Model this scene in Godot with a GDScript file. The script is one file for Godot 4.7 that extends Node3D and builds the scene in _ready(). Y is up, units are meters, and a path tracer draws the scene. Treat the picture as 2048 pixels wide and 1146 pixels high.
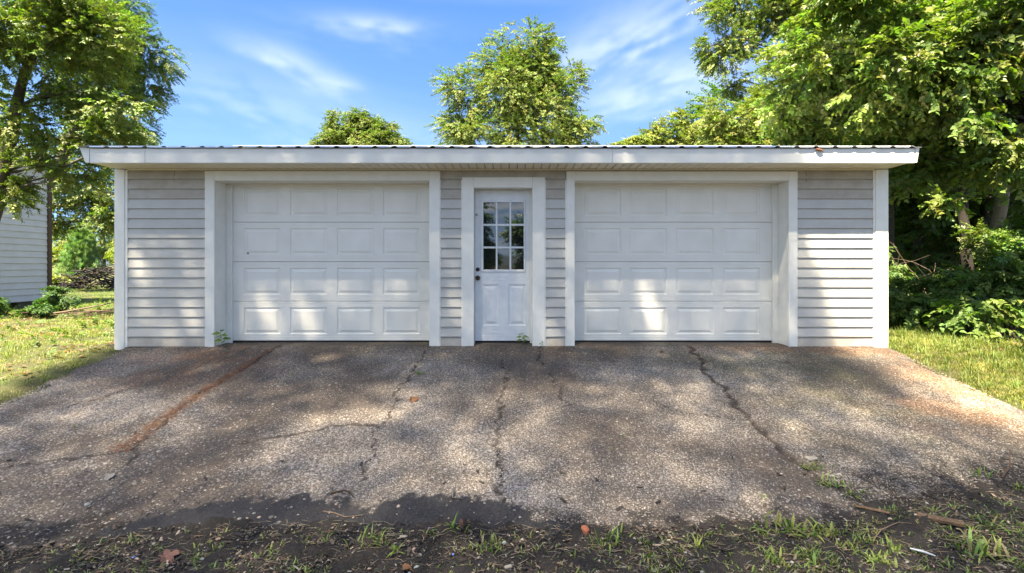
extends Node3D
# A white two-bay garage on a sloping, cracked drive, seen from the foot of the drive on a sunny day.

const SUN_TO := Vector3(-0.27, 1.0, 0.47)      # direction towards the sun
const EXPOSURE := 6.9
const SKY_LEVEL := 0.345
var rng := RandomNumberGenerator.new()
var used := {}
var M := {}

# ---------------------------------------------------------------- mesh builder
class MB:
	var v := PackedVector3Array()
	var n := PackedVector3Array()
	var c := PackedColorArray()
	var col := Color(1, 1, 1)
	func tri(a: Vector3, b: Vector3, d: Vector3) -> void:
		var m := (b - a).cross(d - a).normalized()
		v.append(a); v.append(d); v.append(b)
		for k in 3:
			n.append(m); c.append(col)
	func trin(a: Vector3, b: Vector3, d: Vector3, na: Vector3, nb: Vector3, nd: Vector3) -> void:
		v.append(a); v.append(d); v.append(b)
		n.append(na); n.append(nd); n.append(nb)
		for k in 3:
			c.append(col)
	func quad(a: Vector3, b: Vector3, d: Vector3, e: Vector3) -> void:
		tri(a, b, d); tri(a, d, e)
	func out(mid: Vector3, p: Array) -> void:      # a convex face, turned away from mid
		var a: Vector3 = p[0]
		var b: Vector3 = p[1]
		var d: Vector3 = p[2]
		var flip := (b - a).cross(d - a).dot((a + b + d) / 3.0 - mid) < 0.0
		for k in range(1, p.size() - 1):
			if flip:
				tri(p[0], p[k + 1], p[k])
			else:
				tri(p[0], p[k], p[k + 1])
	func box(lo: Vector3, hi: Vector3, r := 0.0) -> void:
		var mid := (lo + hi) / 2.0
		var h := (hi - lo) / 2.0
		r = minf(r, minf(h.x, minf(h.y, h.z)) * 0.9)
		var P := func(sx: float, sy: float, sz: float, ax: int) -> Vector3:
			var s := Vector3(sx, sy, sz)
			var q := Vector3(h.x - r, h.y - r, h.z - r)
			q[ax] = h[ax]
			return mid + s * q
		for ax in 3:
			for s in [-1.0, 1.0]:
				var q := []
				for t in [[-1.0, -1.0], [1.0, -1.0], [1.0, 1.0], [-1.0, 1.0]]:
					var g := Vector3.ZERO
					g[ax] = s; g[(ax + 1) % 3] = t[0]; g[(ax + 2) % 3] = t[1]
					q.append(P.call(g.x, g.y, g.z, ax))
				out(mid, q)
		if r <= 0.0:
			return
		for ax in 3:
			var b := (ax + 1) % 3
			var d := (ax + 2) % 3
			for s in [-1.0, 1.0]:
				for t in [-1.0, 1.0]:
					var g0 := Vector3.ZERO
					g0[b] = s; g0[d] = t
					var g1 := g0
					g0[ax] = -1.0; g1[ax] = 1.0
					out(mid, [P.call(g0.x, g0.y, g0.z, b), P.call(g1.x, g1.y, g1.z, b), P.call(g1.x, g1.y, g1.z, d), P.call(g0.x, g0.y, g0.z, d)])
		for sx in [-1.0, 1.0]:
			for sy in [-1.0, 1.0]:
				for sz in [-1.0, 1.0]:
					out(mid, [P.call(sx, sy, sz, 0), P.call(sx, sy, sz, 1), P.call(sx, sy, sz, 2)])
	func prism(outline: PackedVector3Array, along: Vector3) -> void:   # any convex outline, pushed along
		var mid := Vector3.ZERO
		for p in outline:
			mid += p / outline.size()
		mid += along / 2.0
		var k := outline.size()
		var a := []
		var b := []
		for p in outline:
			a.append(p); b.append(p + along)
		out(mid, a); out(mid, b)
		for j in k:
			out(mid, [a[j], a[(j + 1) % k], b[(j + 1) % k], b[j]])
	func tube(pts: Array, rad: Array, sides := 6, rough := 0.0, gen: RandomNumberGenerator = null) -> void:
		var rings := []
		var dirs := []
		var u := Vector3.RIGHT
		for k in pts.size():
			var t: Vector3 = (pts[min(k + 1, pts.size() - 1)] - pts[max(k - 1, 0)]).normalized()
			u = (u - t * u.dot(t))
			if u.length() < 0.05:
				u = t.cross(Vector3.FORWARD)
			u = u.normalized()
			var w := t.cross(u)
			var ring := []
			var dd := []
			for j in sides:
				var an := TAU * j / sides
				var d := u * cos(an) + w * sin(an)
				var r: float = rad[k]
				if rough > 0.0 and gen:
					r *= 1.0 + gen.randf_range(-rough, rough)
				ring.append(pts[k] + d * r); dd.append(d)
			rings.append(ring); dirs.append(dd)
		for k in pts.size() - 1:
			for j in sides:
				var j2 := (j + 1) % sides
				trin(rings[k][j], rings[k][j2], rings[k + 1][j2], dirs[k][j], dirs[k][j2], dirs[k + 1][j2])
				trin(rings[k][j], rings[k + 1][j2], rings[k + 1][j], dirs[k][j], dirs[k + 1][j2], dirs[k + 1][j])
		for e in [0, pts.size() - 1]:
			for j in sides:
				var j2 := (j + 1) % sides
				if e == 0:
					tri(pts[e], rings[e][j2], rings[e][j])
				else:
					tri(pts[e], rings[e][j], rings[e][j2])
	func lathe(center: Vector3, axis: Vector3, prof: Array, sides := 20) -> void:   # prof: [along, radius]
		var pts := []
		var rad := []
		for p in prof:
			pts.append(center + axis * p[0]); rad.append(maxf(p[1], 0.0005))
		tube(pts, rad, sides)
	func leaf(b: Vector3, d: Vector3, up: Vector3, L: float, W: float, fold: float, droop: float, heart := false) -> void:
		var s := d.cross(up).normalized()
		var nn := s.cross(d).normalized()
		var t := b + d * L - Vector3(0, droop * L, 0)
		if heart:
			var m := b + d * L * 0.42 - Vector3(0, droop * L * 0.2, 0)
			var l1 := b + d * L * 0.02 + s * W * 0.34 + nn * fold * 0.6
			var r1 := b + d * L * 0.02 - s * W * 0.34 + nn * fold * 0.6
			var l2 := b + d * L * 0.34 + s * W * 0.5 + nn * fold - Vector3(0, droop * L * 0.15, 0)
			var r2 := b + d * L * 0.34 - s * W * 0.5 + nn * fold - Vector3(0, droop * L * 0.15, 0)
			var l3 := b + d * L * 0.7 + s * W * 0.26 + nn * fold * 0.6 - Vector3(0, droop * L * 0.5, 0)
			var r3 := b + d * L * 0.7 - s * W * 0.26 + nn * fold * 0.6 - Vector3(0, droop * L * 0.5, 0)
			tri(b, m, l1); tri(l1, m, l2); tri(l2, m, l3); tri(l3, m, t)
			tri(b, r1, m); tri(r1, r2, m); tri(r2, r3, m); tri(r3, t, m)
		else:
			var m := b + d * L * 0.45 - Vector3(0, droop * L * 0.25, 0)
			var l := m + s * W * 0.5 + nn * fold
			var r := m - s * W * 0.5 + nn * fold
			tri(b, m, l); tri(l, m, t); tri(b, r, m); tri(r, t, m)
	func blade(b: Vector3, dir: Vector3, h: float, w: float, bend: float) -> void:
		var side := Vector3(-dir.z, 0, dir.x).normalized() * w * 0.5
		var k := minf(bend / maxf(h, 0.01), 1.5)
		var last := b
		var lw := 0.8
		for j in 3:
			var u := (j + 1) / 3.0
			var p := b + Vector3(0, h * (u * (1.0 + 0.35 * k) - 0.75 * k * u * u), 0) + dir * bend * pow(u, 1.3)
			var nw: float = [1.0, 0.75, 0.0][j]
			if j < 2:
				quad(last - side * lw, last + side * lw, p + side * nw, p - side * nw)
			else:
				tri(last - side * lw, last + side * lw, p)
			last = p
			lw = nw
	func mesh() -> ArrayMesh:
		var a := []
		a.resize(Mesh.ARRAY_MAX)
		a[Mesh.ARRAY_VERTEX] = v; a[Mesh.ARRAY_NORMAL] = n; a[Mesh.ARRAY_COLOR] = c
		var m := ArrayMesh.new()
		if v.size():
			m.add_surface_from_arrays(Mesh.PRIMITIVE_TRIANGLES, a)
		return m

# ---------------------------------------------------------------- scene helpers
func numbered(called: String) -> String:
	used[called] = used.get(called, -1) + 1
	return called if used[called] == 0 else "%s_%03d" % [called, used[called]]

func tag(o: Node, label: String, category: String, group := "", kind := "") -> Node:
	if label: o.set_meta("label", label)
	if category: o.set_meta("category", category)
	if group: o.set_meta("group", group)
	if kind: o.set_meta("kind", kind)
	return o

func thing(called: String, label: String, category: String, at := Vector3.ZERO, group := "") -> Node3D:
	var o := Node3D.new()
	o.name = numbered(called)
	add_child(o)
	o.position = at
	tag(o, label, category, group)
	return o

func obj(called: String, mesh: Mesh, mat: Material, parent: Node = self) -> MeshInstance3D:
	var o := MeshInstance3D.new()
	o.name = numbered(called) if parent == self else called
	o.mesh = mesh
	o.material_override = mat
	parent.add_child(o, true)
	return o

func many(called: String, mesh: Mesh, mat: Material, xf: Array, cols: Array, parent: Node = self) -> MultiMeshInstance3D:
	var mm := MultiMesh.new()
	mm.transform_format = MultiMesh.TRANSFORM_3D
	mm.use_colors = true
	mm.mesh = mesh
	mm.instance_count = xf.size()
	for k in xf.size():
		mm.set_instance_transform(k, xf[k])
		mm.set_instance_color(k, cols[k])
	var o := MultiMeshInstance3D.new()
	o.name = numbered(called) if parent == self else called
	o.multimesh = mm
	o.material_override = mat
	o.set_meta("kind", "stuff")
	parent.add_child(o, true)
	return o

func boxpart(called: String, lo: Vector3, hi: Vector3, mat: Material, parent: Node, r := 0.003) -> MeshInstance3D:
	var b := MB.new()
	b.box(lo, hi, r)
	return obj(called, b.mesh(), mat, parent)

func lin(r: float, g: float, b: float) -> Color:      # a linear base colour, as the sRGB value a material wants
	return Color(r, g, b).linear_to_srgb()

func noise_tex(freq: float, lo: Color, hi: Color, sd: int, type := FastNoiseLite.TYPE_SIMPLEX_SMOOTH, oct := 4, normal := 0.0, size := 512, stops: Array = []) -> NoiseTexture2D:
	var f := FastNoiseLite.new()
	f.noise_type = type
	f.frequency = freq
	f.seed = sd
	f.fractal_octaves = oct
	if type == FastNoiseLite.TYPE_CELLULAR:
		f.cellular_return_type = FastNoiseLite.RETURN_CELL_VALUE
		f.fractal_type = FastNoiseLite.FRACTAL_NONE
	var t := NoiseTexture2D.new()
	t.width = size; t.height = size
	t.seamless = true
	t.noise = f
	if normal > 0.0:
		t.as_normal_map = true
		t.bump_strength = normal
	else:
		var g := Gradient.new()
		g.set_color(0, lo); g.set_color(1, hi)
		for s in stops:
			g.add_point(s[0], s[1])
		t.color_ramp = g
	return t

func mat(called: String, color: Color, rough := 0.6, tex: Texture2D = null, scale := 1.0, nrm: Texture2D = null, nscale := 0.5) -> StandardMaterial3D:
	var m := StandardMaterial3D.new()
	m.resource_name = called
	m.albedo_color = color
	m.roughness = rough
	if tex or nrm:
		m.uv1_triplanar = true
		m.uv1_world_triplanar = true
		m.uv1_scale = Vector3.ONE * scale
	if tex:
		m.albedo_texture = tex
	if nrm:
		m.normal_enabled = true
		m.normal_texture = nrm
		m.normal_scale = nscale
	M[called] = m
	return m

func leaf_mat(called: String, rough: float, through: float) -> StandardMaterial3D:
	var m := StandardMaterial3D.new()
	m.resource_name = called
	m.albedo_color = Color(1, 1, 1)
	m.vertex_color_use_as_albedo = true
	m.roughness = rough
	m.backlight_enabled = true
	m.backlight = Color(0.85 * through, through, 0.45 * through)
	m.cull_mode = BaseMaterial3D.CULL_DISABLED
	M[called] = m
	return m

func rv(s: float) -> Vector3:
	return Vector3(rng.randf_range(-s, s), rng.randf_range(-s, s), rng.randf_range(-s, s))

func rdir() -> Vector3:
	var d := rv(1.0)
	while d.length() > 1.0 or d.length() < 0.05:
		d = rv(1.0)
	return d.normalized()

func basis_along(d: Vector3, roll := 0.0, s := 1.0) -> Basis:    # x along d
	var y := Vector3.UP - d * d.y
	if y.length() < 0.05:
		y = Vector3.FORWARD
	y = y.normalized().rotated(d, roll)
	return Basis(d * s, y * s, d.cross(y).normalized() * s)

# ---------------------------------------------------------------- the lie of the land
var land := FastNoiseLite.new()
func slope_y(z: float) -> float:       # flat by the wall, falling 19 cm a metre to the foot of the drive
	if z <= 0.0:
		return 0.0
	if z < 3.2:
		return -0.19 * z
	var t := clampf((z - 3.2) / 0.7, 0.0, 1.0)
	return -0.608 - 0.19 * 0.7 * (t - t * t * 0.5) * 1.0

func ground_y(x: float, z: float) -> float:
	var y := slope_y(z) + land.get_noise_2d(x * 2.0, z * 2.0) * 0.03
	if x > -5.6 and x < 5.4 and z > -6.6 and z < 4.2:
		var e := clampf(minf(minf(x + 5.6, 5.4 - x), 4.2 - z) / 0.35, 0.0, 1.0)
		y -= 0.06 * e * clampf((drive_end(x) - 0.02 - z) / 0.15, 0.0, 1.0)
	return y

func drive_end(x: float) -> float:     # where the paving stops and the soil begins
	var pts := [[-7.0, 4.1], [-3.2, 3.72], [-2.6, 3.5], [-2.1, 3.42], [-0.4, 3.42], [0.9, 3.45], [1.5, 3.4], [2.3, 3.34], [2.6, 3.22], [3.2, 3.09], [3.9, 2.94], [5.4, 2.7]]
	for k in pts.size() - 1:
		if x <= pts[k + 1][0]:
			return lerpf(pts[k][1], pts[k + 1][1], (x - pts[k][0]) / (pts[k + 1][0] - pts[k][0]))
	return 2.7

func drive_y(x: float, z: float) -> float:
	var y := slope_y(z) + land.get_noise_2d(x * 3.0 + 50.0, z * 3.0) * 0.012
	y -= 0.02 * pow(absf(x) / 5.3, 3.0)
	if z < 0.35:
		y = lerpf(y, 0.004 - 0.02 * pow(absf(x) / 5.3, 3.0) - maxf(z, 0.0) * 0.19, clampf((0.35 - z) / 0.3, 0.0, 1.0))
	return y

# ---------------------------------------------------------------- sky
func sky_image() -> Image:
	var W := 1536
	var H := 768
	var f := FastNoiseLite.new()
	f.seed = 5; f.frequency = 1.1; f.fractal_octaves = 5
	var g := FastNoiseLite.new()
	g.seed = 9; g.frequency = 0.55; g.fractal_octaves = 3
	var im := Image.create(W, H, false, Image.FORMAT_RGBF)
	var sun := SUN_TO.normalized()
	# wisps: azimuth, elevation, half length, half width, tilt, strength
	var wisps := [[-0.265, 0.437, 0.10, 0.013, 0.03, 0.75], [-0.30, 0.425, 0.15, 0.022, 0.0, 0.25], [-0.44, 0.362, 0.09, 0.018, -0.18, 0.5], [-0.345, 0.332, 0.05, 0.011, 0.0, 0.6], [-0.40, 0.345, 0.10, 0.02, -0.35, 0.35],
		[0.23, 0.425, 0.20, 0.05, 0.32, 0.62], [0.17, 0.408, 0.12, 0.02, 0.22, 0.35], [0.32, 0.352, 0.2, 0.035, 0.2, 0.6], [0.37, 0.318, 0.14, 0.026, 0.12, 0.6], [-0.47, 0.285, 0.25, 0.05, -0.18, 0.3], [-0.2, 0.255, 0.2, 0.03, -0.1, 0.2], [0.2, 0.3, 0.16, 0.03, 0.1, 0.25]]
	for j in H:
		var el := PI * (0.5 - (j + 0.5) / H)
		for i in W:
			var az := wrapf(TAU * (i + 0.5) / W, -PI, PI)      # the panorama's first column looks along -z
			var e := maxf(el, 0.0)
			var t := pow(clampf(1.0 - sin(e), 0.0, 1.0), 3.2)
			var c := Vector3(0.036, 0.128, 0.41).lerp(Vector3(0.30, 0.50, 0.76), t)
			if el > 0.02:
				var d := Vector3(sin(az) * cos(el), sin(el), -cos(az) * cos(el))
				var q := Vector2(d.x, d.z) / (d.y + 0.12)
				var r := q.rotated(0.5)
				var cl := clampf(g.get_noise_2d(r.x * 0.8, r.y * 2.2) * 1.6 - 0.1, 0.0, 1.0)
				cl = clampf(cl + 0.3, 0.0, 1.0) * clampf(0.6 + f.get_noise_2d(r.x * 0.7, r.y * 4.0) * 1.2, 0.0, 1.0) * 0.8
				var inframe := clampf((0.95 - absf(az)) / 0.2, 0.0, 1.0) * clampf((0.56 - el) / 0.08, 0.0, 1.0)
				cl *= 1.0 - 0.97 * inframe
				for w in wisps:
					var dx: float = az - w[0]
					var dy: float = el - w[1]
					if absf(dx) > w[2] * 2.2:
						continue
					var along: float = dx * cos(w[4]) + dy * sin(w[4])
					var across: float = -dx * sin(w[4]) + dy * cos(w[4])
					var k := f.get_noise_2d(along * 9.0 + w[0] * 40.0, across * 30.0)
					across += k * w[3] * 0.9
					var u: float = along / w[2]
					var vv: float = across / (1.35 * w[3] * (1.0 if across > 0.0 else 0.6))
					cl += 0.40 * w[5] * exp(-u * u * 1.3 - vv * vv) * clampf(0.75 + k * 0.9, 0.0, 1.2)
				cl = clampf(cl, 0.0, 0.85)
				c = c.lerp(Vector3(0.74, 0.76, 0.78), cl)
				var near := clampf(d.dot(sun), 0.0, 1.0)
				c += Vector3(0.9, 0.88, 0.8) * (0.45 * pow(near, 4.0) + 1.5 * pow(near, 40.0))
			else:
				c = Vector3(0.16, 0.16, 0.11)
			c *= SKY_LEVEL
			im.set_pixel(i, j, Color(c.x, c.y, c.z))
	return im

func setup() -> void:
	var cam := Camera3D.new()
	cam.name = "camera"
	cam.projection = Camera3D.PROJECTION_FRUSTUM
	cam.near = 0.1
	cam.far = 1500.0
	cam.size = 0.1 * 1146.0 / 985.0
	cam.frustum_offset = Vector2(0.0, -0.1 * 43.0 / 985.0)
	cam.position = Vector3(0, 1.095, 6.7)
	add_child(cam)
	var sun := DirectionalLight3D.new()
	sun.name = "sun"
	add_child(sun)
	sun.look_at_from_position(SUN_TO * 50.0, Vector3.ZERO, Vector3.UP)
	sun.light_energy = 1.5
	sun.light_color = Color(1.0, 0.94, 0.83)
	sun.light_angular_distance = 0.8
	sun.shadow_enabled = true
	var env := Environment.new()
	env.background_mode = Environment.BG_SKY
	var pano := PanoramaSkyMaterial.new()
	pano.panorama = ImageTexture.create_from_image(sky_image())
	var sky := Sky.new()
	sky.sky_material = pano
	env.sky = sky
	env.tonemap_mode = Environment.TONE_MAPPER_LINEAR
	env.tonemap_exposure = EXPOSURE
	env.sdfgi_enabled = true
	env.ssao_enabled = true
	env.ssil_enabled = true
	var we := WorldEnvironment.new()
	we.name = "world_environment"
	we.environment = env
	add_child(we)

func materials() -> void:
	var white_wear := noise_tex(0.008, Color(0.955, 0.955, 0.945), Color(1, 1, 1), 3)
	var grain := noise_tex(0.05, Color.WHITE, Color.WHITE, 21, FastNoiseLite.TYPE_SIMPLEX_SMOOTH, 3, 1.2)
	mat("white_trim", lin(0.81, 0.80, 0.74), 0.45, white_wear, 0.9, grain, 0.12)
	mat("door_white", lin(0.82, 0.805, 0.74), 0.4, white_wear, 0.5)
	mat("entry_white", lin(0.76, 0.78, 0.78), 0.4, noise_tex(0.01, Color(0.94, 0.945, 0.95), Color(1, 1, 1), 8), 1.2)
	mat("siding", lin(0.50, 0.492, 0.455), 0.5, noise_tex(0.01, Color(0.94, 0.935, 0.925), Color(1, 1, 1), 4), 0.8, grain, 0.2)
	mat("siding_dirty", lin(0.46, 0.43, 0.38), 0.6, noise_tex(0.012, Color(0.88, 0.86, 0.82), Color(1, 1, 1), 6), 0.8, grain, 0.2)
	mat("soffit", lin(0.78, 0.73, 0.60), 0.5, white_wear, 1.5)
	mat("soffit_joint", lin(0.30, 0.27, 0.21), 0.7)
	mat("fascia", lin(0.75, 0.745, 0.70), 0.35, white_wear, 0.7)
	mat("roof_metal", lin(0.62, 0.64, 0.65), 0.35)
	M.roof_metal.metallic = 0.35
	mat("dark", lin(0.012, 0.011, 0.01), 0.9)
	mat("weather_seal", lin(0.02, 0.02, 0.02), 0.8)
	mat("glass", lin(0.012, 0.014, 0.013), 0.02)
	M.glass.metallic_specular = 1.0
	M.glass.clearcoat_enabled = true
	M.glass.clearcoat = 1.0
	M.glass.clearcoat_roughness = 0.0
	mat("brass", lin(0.16, 0.12, 0.07), 0.35)
	M.brass.metallic = 0.85
	mat("tarnished", lin(0.12, 0.11, 0.10), 0.4)
	M.tarnished.metallic = 0.8
	mat("shed_white", lin(0.62, 0.615, 0.60), 0.6, noise_tex(0.008, Color(0.95, 0.95, 0.95), Color(1, 1, 1), 12), 0.6)
	mat("old_wood", lin(0.19, 0.13, 0.08), 0.85, noise_tex(0.05, Color(0.45, 0.4, 0.35), Color(1, 1, 1), 13), 2.0)
	mat("block", lin(0.16, 0.16, 0.11), 0.9, noise_tex(0.05, Color(0.6, 0.62, 0.5), Color(1, 1, 1), 14), 2.0)
	mat("shingle", lin(0.08, 0.075, 0.07), 0.9)
	mat("bark_grey", lin(0.17, 0.145, 0.11), 0.9, noise_tex(0.04, Color(0.35, 0.33, 0.3), Color(1, 1, 1), 15), 2.5, noise_tex(0.05, Color.WHITE, Color.WHITE, 16, FastNoiseLite.TYPE_SIMPLEX_SMOOTH, 4, 6.0), 1.0)
	mat("bark_pale", lin(0.36, 0.31, 0.23), 0.9, noise_tex(0.05, Color(0.45, 0.4, 0.33), Color(1, 1, 1), 17), 3.0, noise_tex(0.06, Color.WHITE, Color.WHITE, 18, FastNoiseLite.TYPE_SIMPLEX_SMOOTH, 4, 6.0), 1.0)
	mat("bark_dark", lin(0.062, 0.050, 0.038), 0.95, noise_tex(0.05, Color(0.35, 0.32, 0.28), Color(1, 1, 1), 41), 3.0, noise_tex(0.06, Color.WHITE, Color.WHITE, 42, FastNoiseLite.TYPE_SIMPLEX_SMOOTH, 4, 7.0), 1.0)
	mat("bark_brown", lin(0.15, 0.10, 0.06), 0.9, noise_tex(0.05, Color(0.4, 0.36, 0.3), Color(1, 1, 1), 19), 3.0)
	mat("dead_wood", lin(0.25, 0.19, 0.135), 0.85, noise_tex(0.06, Color(0.5, 0.46, 0.42), Color(1, 1, 1), 20), 4.0)
	mat("charred_brush", lin(0.03, 0.027, 0.027), 0.9, noise_tex(0.06, Color(0.5, 0.5, 0.5), Color(1, 1, 1), 22), 4.0)
	mat("dry_leaf", lin(0.26, 0.13, 0.055), 0.8, noise_tex(0.06, Color(0.6, 0.55, 0.5), Color(1, 1, 1), 24), 8.0)
	mat("pink_leaf", lin(0.24, 0.125, 0.095), 0.8, noise_tex(0.06, Color(0.6, 0.55, 0.5), Color(1, 1, 1), 25), 8.0)
	mat("pale_plastic", lin(0.36, 0.38, 0.41), 0.4)
	mat("blue_plastic", lin(0.06, 0.12, 0.5), 0.4)
	mat("brick_red", lin(0.42, 0.16, 0.09), 0.85, noise_tex(0.06, Color(0.7, 0.6, 0.55), Color(1, 1, 1), 26), 10.0)
	mat("stone", lin(0.33, 0.31, 0.27), 0.85, noise_tex(0.06, Color(0.7, 0.68, 0.66), Color(1, 1, 1), 27), 10.0)
	mat("clay", lin(0.20, 0.085, 0.04), 0.9)
	leaf_mat("leaf", 0.42, 0.95)
	leaf_mat("leaf_matte", 0.55, 0.95)
	leaf_mat("grass_blade", 0.55, 0.9)
	var gm := StandardMaterial3D.new()           # things coloured per vertex or per copy
	gm.vertex_color_use_as_albedo = true
	gm.roughness = 0.85
	gm.resource_name = "tinted"
	M["tinted"] = gm
	# paving: exposed aggregate, tinted by the vertex colours
	var agg := noise_tex(0.085, Color(0.50, 0.485, 0.47), Color(1, 1, 1), 31, FastNoiseLite.TYPE_CELLULAR, 1, 0.0, 1024, [[0.45, Color(0.72, 0.70, 0.68)], [0.75, Color(0.82, 0.80, 0.77)]])
	var aggn := noise_tex(0.06, Color.WHITE, Color.WHITE, 32, FastNoiseLite.TYPE_SIMPLEX, 4, 5.0, 1024)
	mat("paving", Color(1, 1, 1), 0.85, agg, 1.3, aggn, 0.9)
	M.paving.vertex_color_use_as_albedo = true
	var earth := noise_tex(0.03, Color(0.45, 0.44, 0.42), Color(1, 1, 1), 33, FastNoiseLite.TYPE_SIMPLEX_SMOOTH, 5, 0.0, 1024)
	var earthn := noise_tex(0.05, Color.WHITE, Color.WHITE, 34, FastNoiseLite.TYPE_SIMPLEX, 5, 8.0, 1024)
	mat("earth", Color(1, 1, 1), 0.95, earth, 1.7, earthn, 1.6)
	M.earth.vertex_color_use_as_albedo = true

# ---------------------------------------------------------------- ground and paving
func grid_mesh(xs: PackedFloat32Array, zs: PackedFloat32Array, hy: Callable, hc: Callable, keep = null) -> ArrayMesh:
	var nx := xs.size()
	var nz := zs.size()
	var v := PackedVector3Array()
	var c := PackedColorArray()
	v.resize(nx * nz); c.resize(nx * nz)
	for j in nz:
		for i in nx:
			v[j * nx + i] = Vector3(xs[i], hy.call(xs[i], zs[j]), zs[j])
			c[j * nx + i] = hc.call(xs[i], zs[j])
	var n := PackedVector3Array()
	n.resize(nx * nz)
	for j in nz:
		for i in nx:
			var a := v[j * nx + maxi(i - 1, 0)]
			var b := v[j * nx + mini(i + 1, nx - 1)]
			var d := v[maxi(j - 1, 0) * nx + i]
			var e := v[mini(j + 1, nz - 1) * nx + i]
			n[j * nx + i] = (e - d).cross(b - a).normalized()
	var ix := PackedInt32Array()
	for j in nz - 1:
		for i in nx - 1:
			if keep != null and not keep.call((xs[i] + xs[i + 1]) * 0.5, (zs[j] + zs[j + 1]) * 0.5):
				continue
			var k := j * nx + i
			ix.append_array(PackedInt32Array([k, k + 1, k + nx, k + 1, k + nx + 1, k + nx]))
	var a := []
	a.resize(Mesh.ARRAY_MAX)
	a[Mesh.ARRAY_VERTEX] = v; a[Mesh.ARRAY_NORMAL] = n; a[Mesh.ARRAY_COLOR] = c; a[Mesh.ARRAY_INDEX] = ix
	var m := ArrayMesh.new()
	m.add_surface_from_arrays(Mesh.PRIMITIVE_TRIANGLES, a)
	return m

var stain := FastNoiseLite.new()
func bump(x: float, z: float, cx: float, cz: float, rx: float, rz: float) -> float:
	var u := (x - cx) / rx
	var w := (z - cz) / rz
	return exp(-(u * u + w * w))

func ground_color(x: float, z: float) -> Color:
	var k := stain.get_noise_2d(x * 1.5, z * 1.5)
	var k2 := stain.get_noise_2d(x * 6.0 + 31.0, z * 6.0)
	var c := Color(0.11, 0.13, 0.036).lerp(Color(0.15, 0.12, 0.06), clampf(0.35 + k * 1.2 + k2 * 0.7, 0.0, 1.0))
	if z > 2.3 and absf(x) < 14.0:
		var t := clampf((z - 2.3) / 0.5, 0.0, 1.0)
		c = c.lerp(Color(0.034, 0.028, 0.024) * (1.0 + k2 * 0.8), t)
	if x < -9.0 and z > -5.0 and z < -1.0:
		c = c.lerp(Color(0.13, 0.075, 0.045), clampf(0.4 + k2 * 1.5, 0.0, 0.8))
	if x > 6.3 and z < 3.0 and z > -25.0:
		c = c.lerp(Color(0.055, 0.042, 0.026), clampf((x - 6.3) / 0.5, 0.0, 1.0))
	if z < -24.0:
		c = c.lerp(Color(0.17, 0.2, 0.045), clampf((-24.0 - z) / 6.0, 0.0, 1.0))
	c.a = 1.0
	return c

const CRACK_STEP := 0.0125
var crack_depth := {}
var crack_tone := {}
func key(x: float, z: float) -> int:
	return int(floor((x + 8.0) / CRACK_STEP)) * 4096 + int(floor((z + 2.0) / CRACK_STEP))

func lay_crack(pts: Array, width: float, depth: float) -> void:
	for k in pts.size() - 1:
		var a := Vector2(pts[k][0], pts[k][1])
		var b := Vector2(pts[k + 1][0], pts[k + 1][1])
		var steps := int(a.distance_to(b) / 0.008) + 1
		for s in steps:
			var t := float(s) / steps
			var p := a.lerp(b, t)
			p.x += stain.get_noise_2d(p.y * 14.0, k + a.x * 9.0) * 0.07
			p.y += stain.get_noise_2d(p.x * 14.0 + 90.0, p.y * 6.0) * 0.05
			var wd := width * 0.66 * (0.45 + 0.9 * absf(stain.get_noise_2d(p.x * 10.0, p.y * 10.0 + 7.0)) * 2.0)
			var r := int(ceil(wd * 2.4 / CRACK_STEP))
			for i in range(-r, r + 1):
				for j in range(-r, r + 1):
					var q := p + Vector2(i, j) * CRACK_STEP
					var dd := q.distance_to(p)
					var h := key(q.x, q.y)
					crack_depth[h] = maxf(crack_depth.get(h, 0.0), depth * clampf(1.2 - dd / wd, 0.0, 1.0))
					crack_tone[h] = maxf(crack_tone.get(h, 0.0), clampf(1.25 - dd / (wd * 1.7), 0.0, 1.0))

func pale_at(x: float, z: float) -> float:      # where the paving is worn to pale stones
	var k := stain.get_noise_2d(x * 2.2 + 11.0, z * 2.2)
	var p := 0.42 + k * 0.8 + stain.get_noise_2d(x * 0.7, z * 0.7 + 40.0) * 0.5
	p += 0.35 * bump(x, z, -0.2, 2.2, 1.3, 0.5) + 0.4 * bump(x, z, 1.6, 1.5, 0.9, 0.6) + 0.35 * bump(x, z, 1.1, 2.9, 1.1, 0.35) + 0.25 * bump(x, z, 2.9, 1.0, 0.6, 0.8)
	p += 0.3 * bump(x, z, -0.9, 2.75, 0.7, 0.3) + 0.25 * bump(x, z, -4.2, 1.9, 0.8, 0.4)
	p -= 0.5 * bump(x, z, 1.35, 2.35, 0.5, 0.3) + 0.45 * bump(x, z, 0.3, 2.75, 0.5, 0.25) + 0.3 * bump(x, z, -2.4, 1.0, 0.7, 0.9) + 0.4 * bump(x, z, 0.45, 1.2, 0.35, 1.0)
	p -= 0.45 * bump(x, z, -4.2, 0.7, 1.2, 0.6) + 0.4 * bump(x, z, -2.9, 3.0, 0.9, 0.4) + 0.5 * bump(x, z, 2.3, 2.85, 0.35, 0.4) + 0.3 * bump(x, z, 1.6, 0.35, 1.8, 0.3)
	return clampf(p, 0.0, 1.0)

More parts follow.
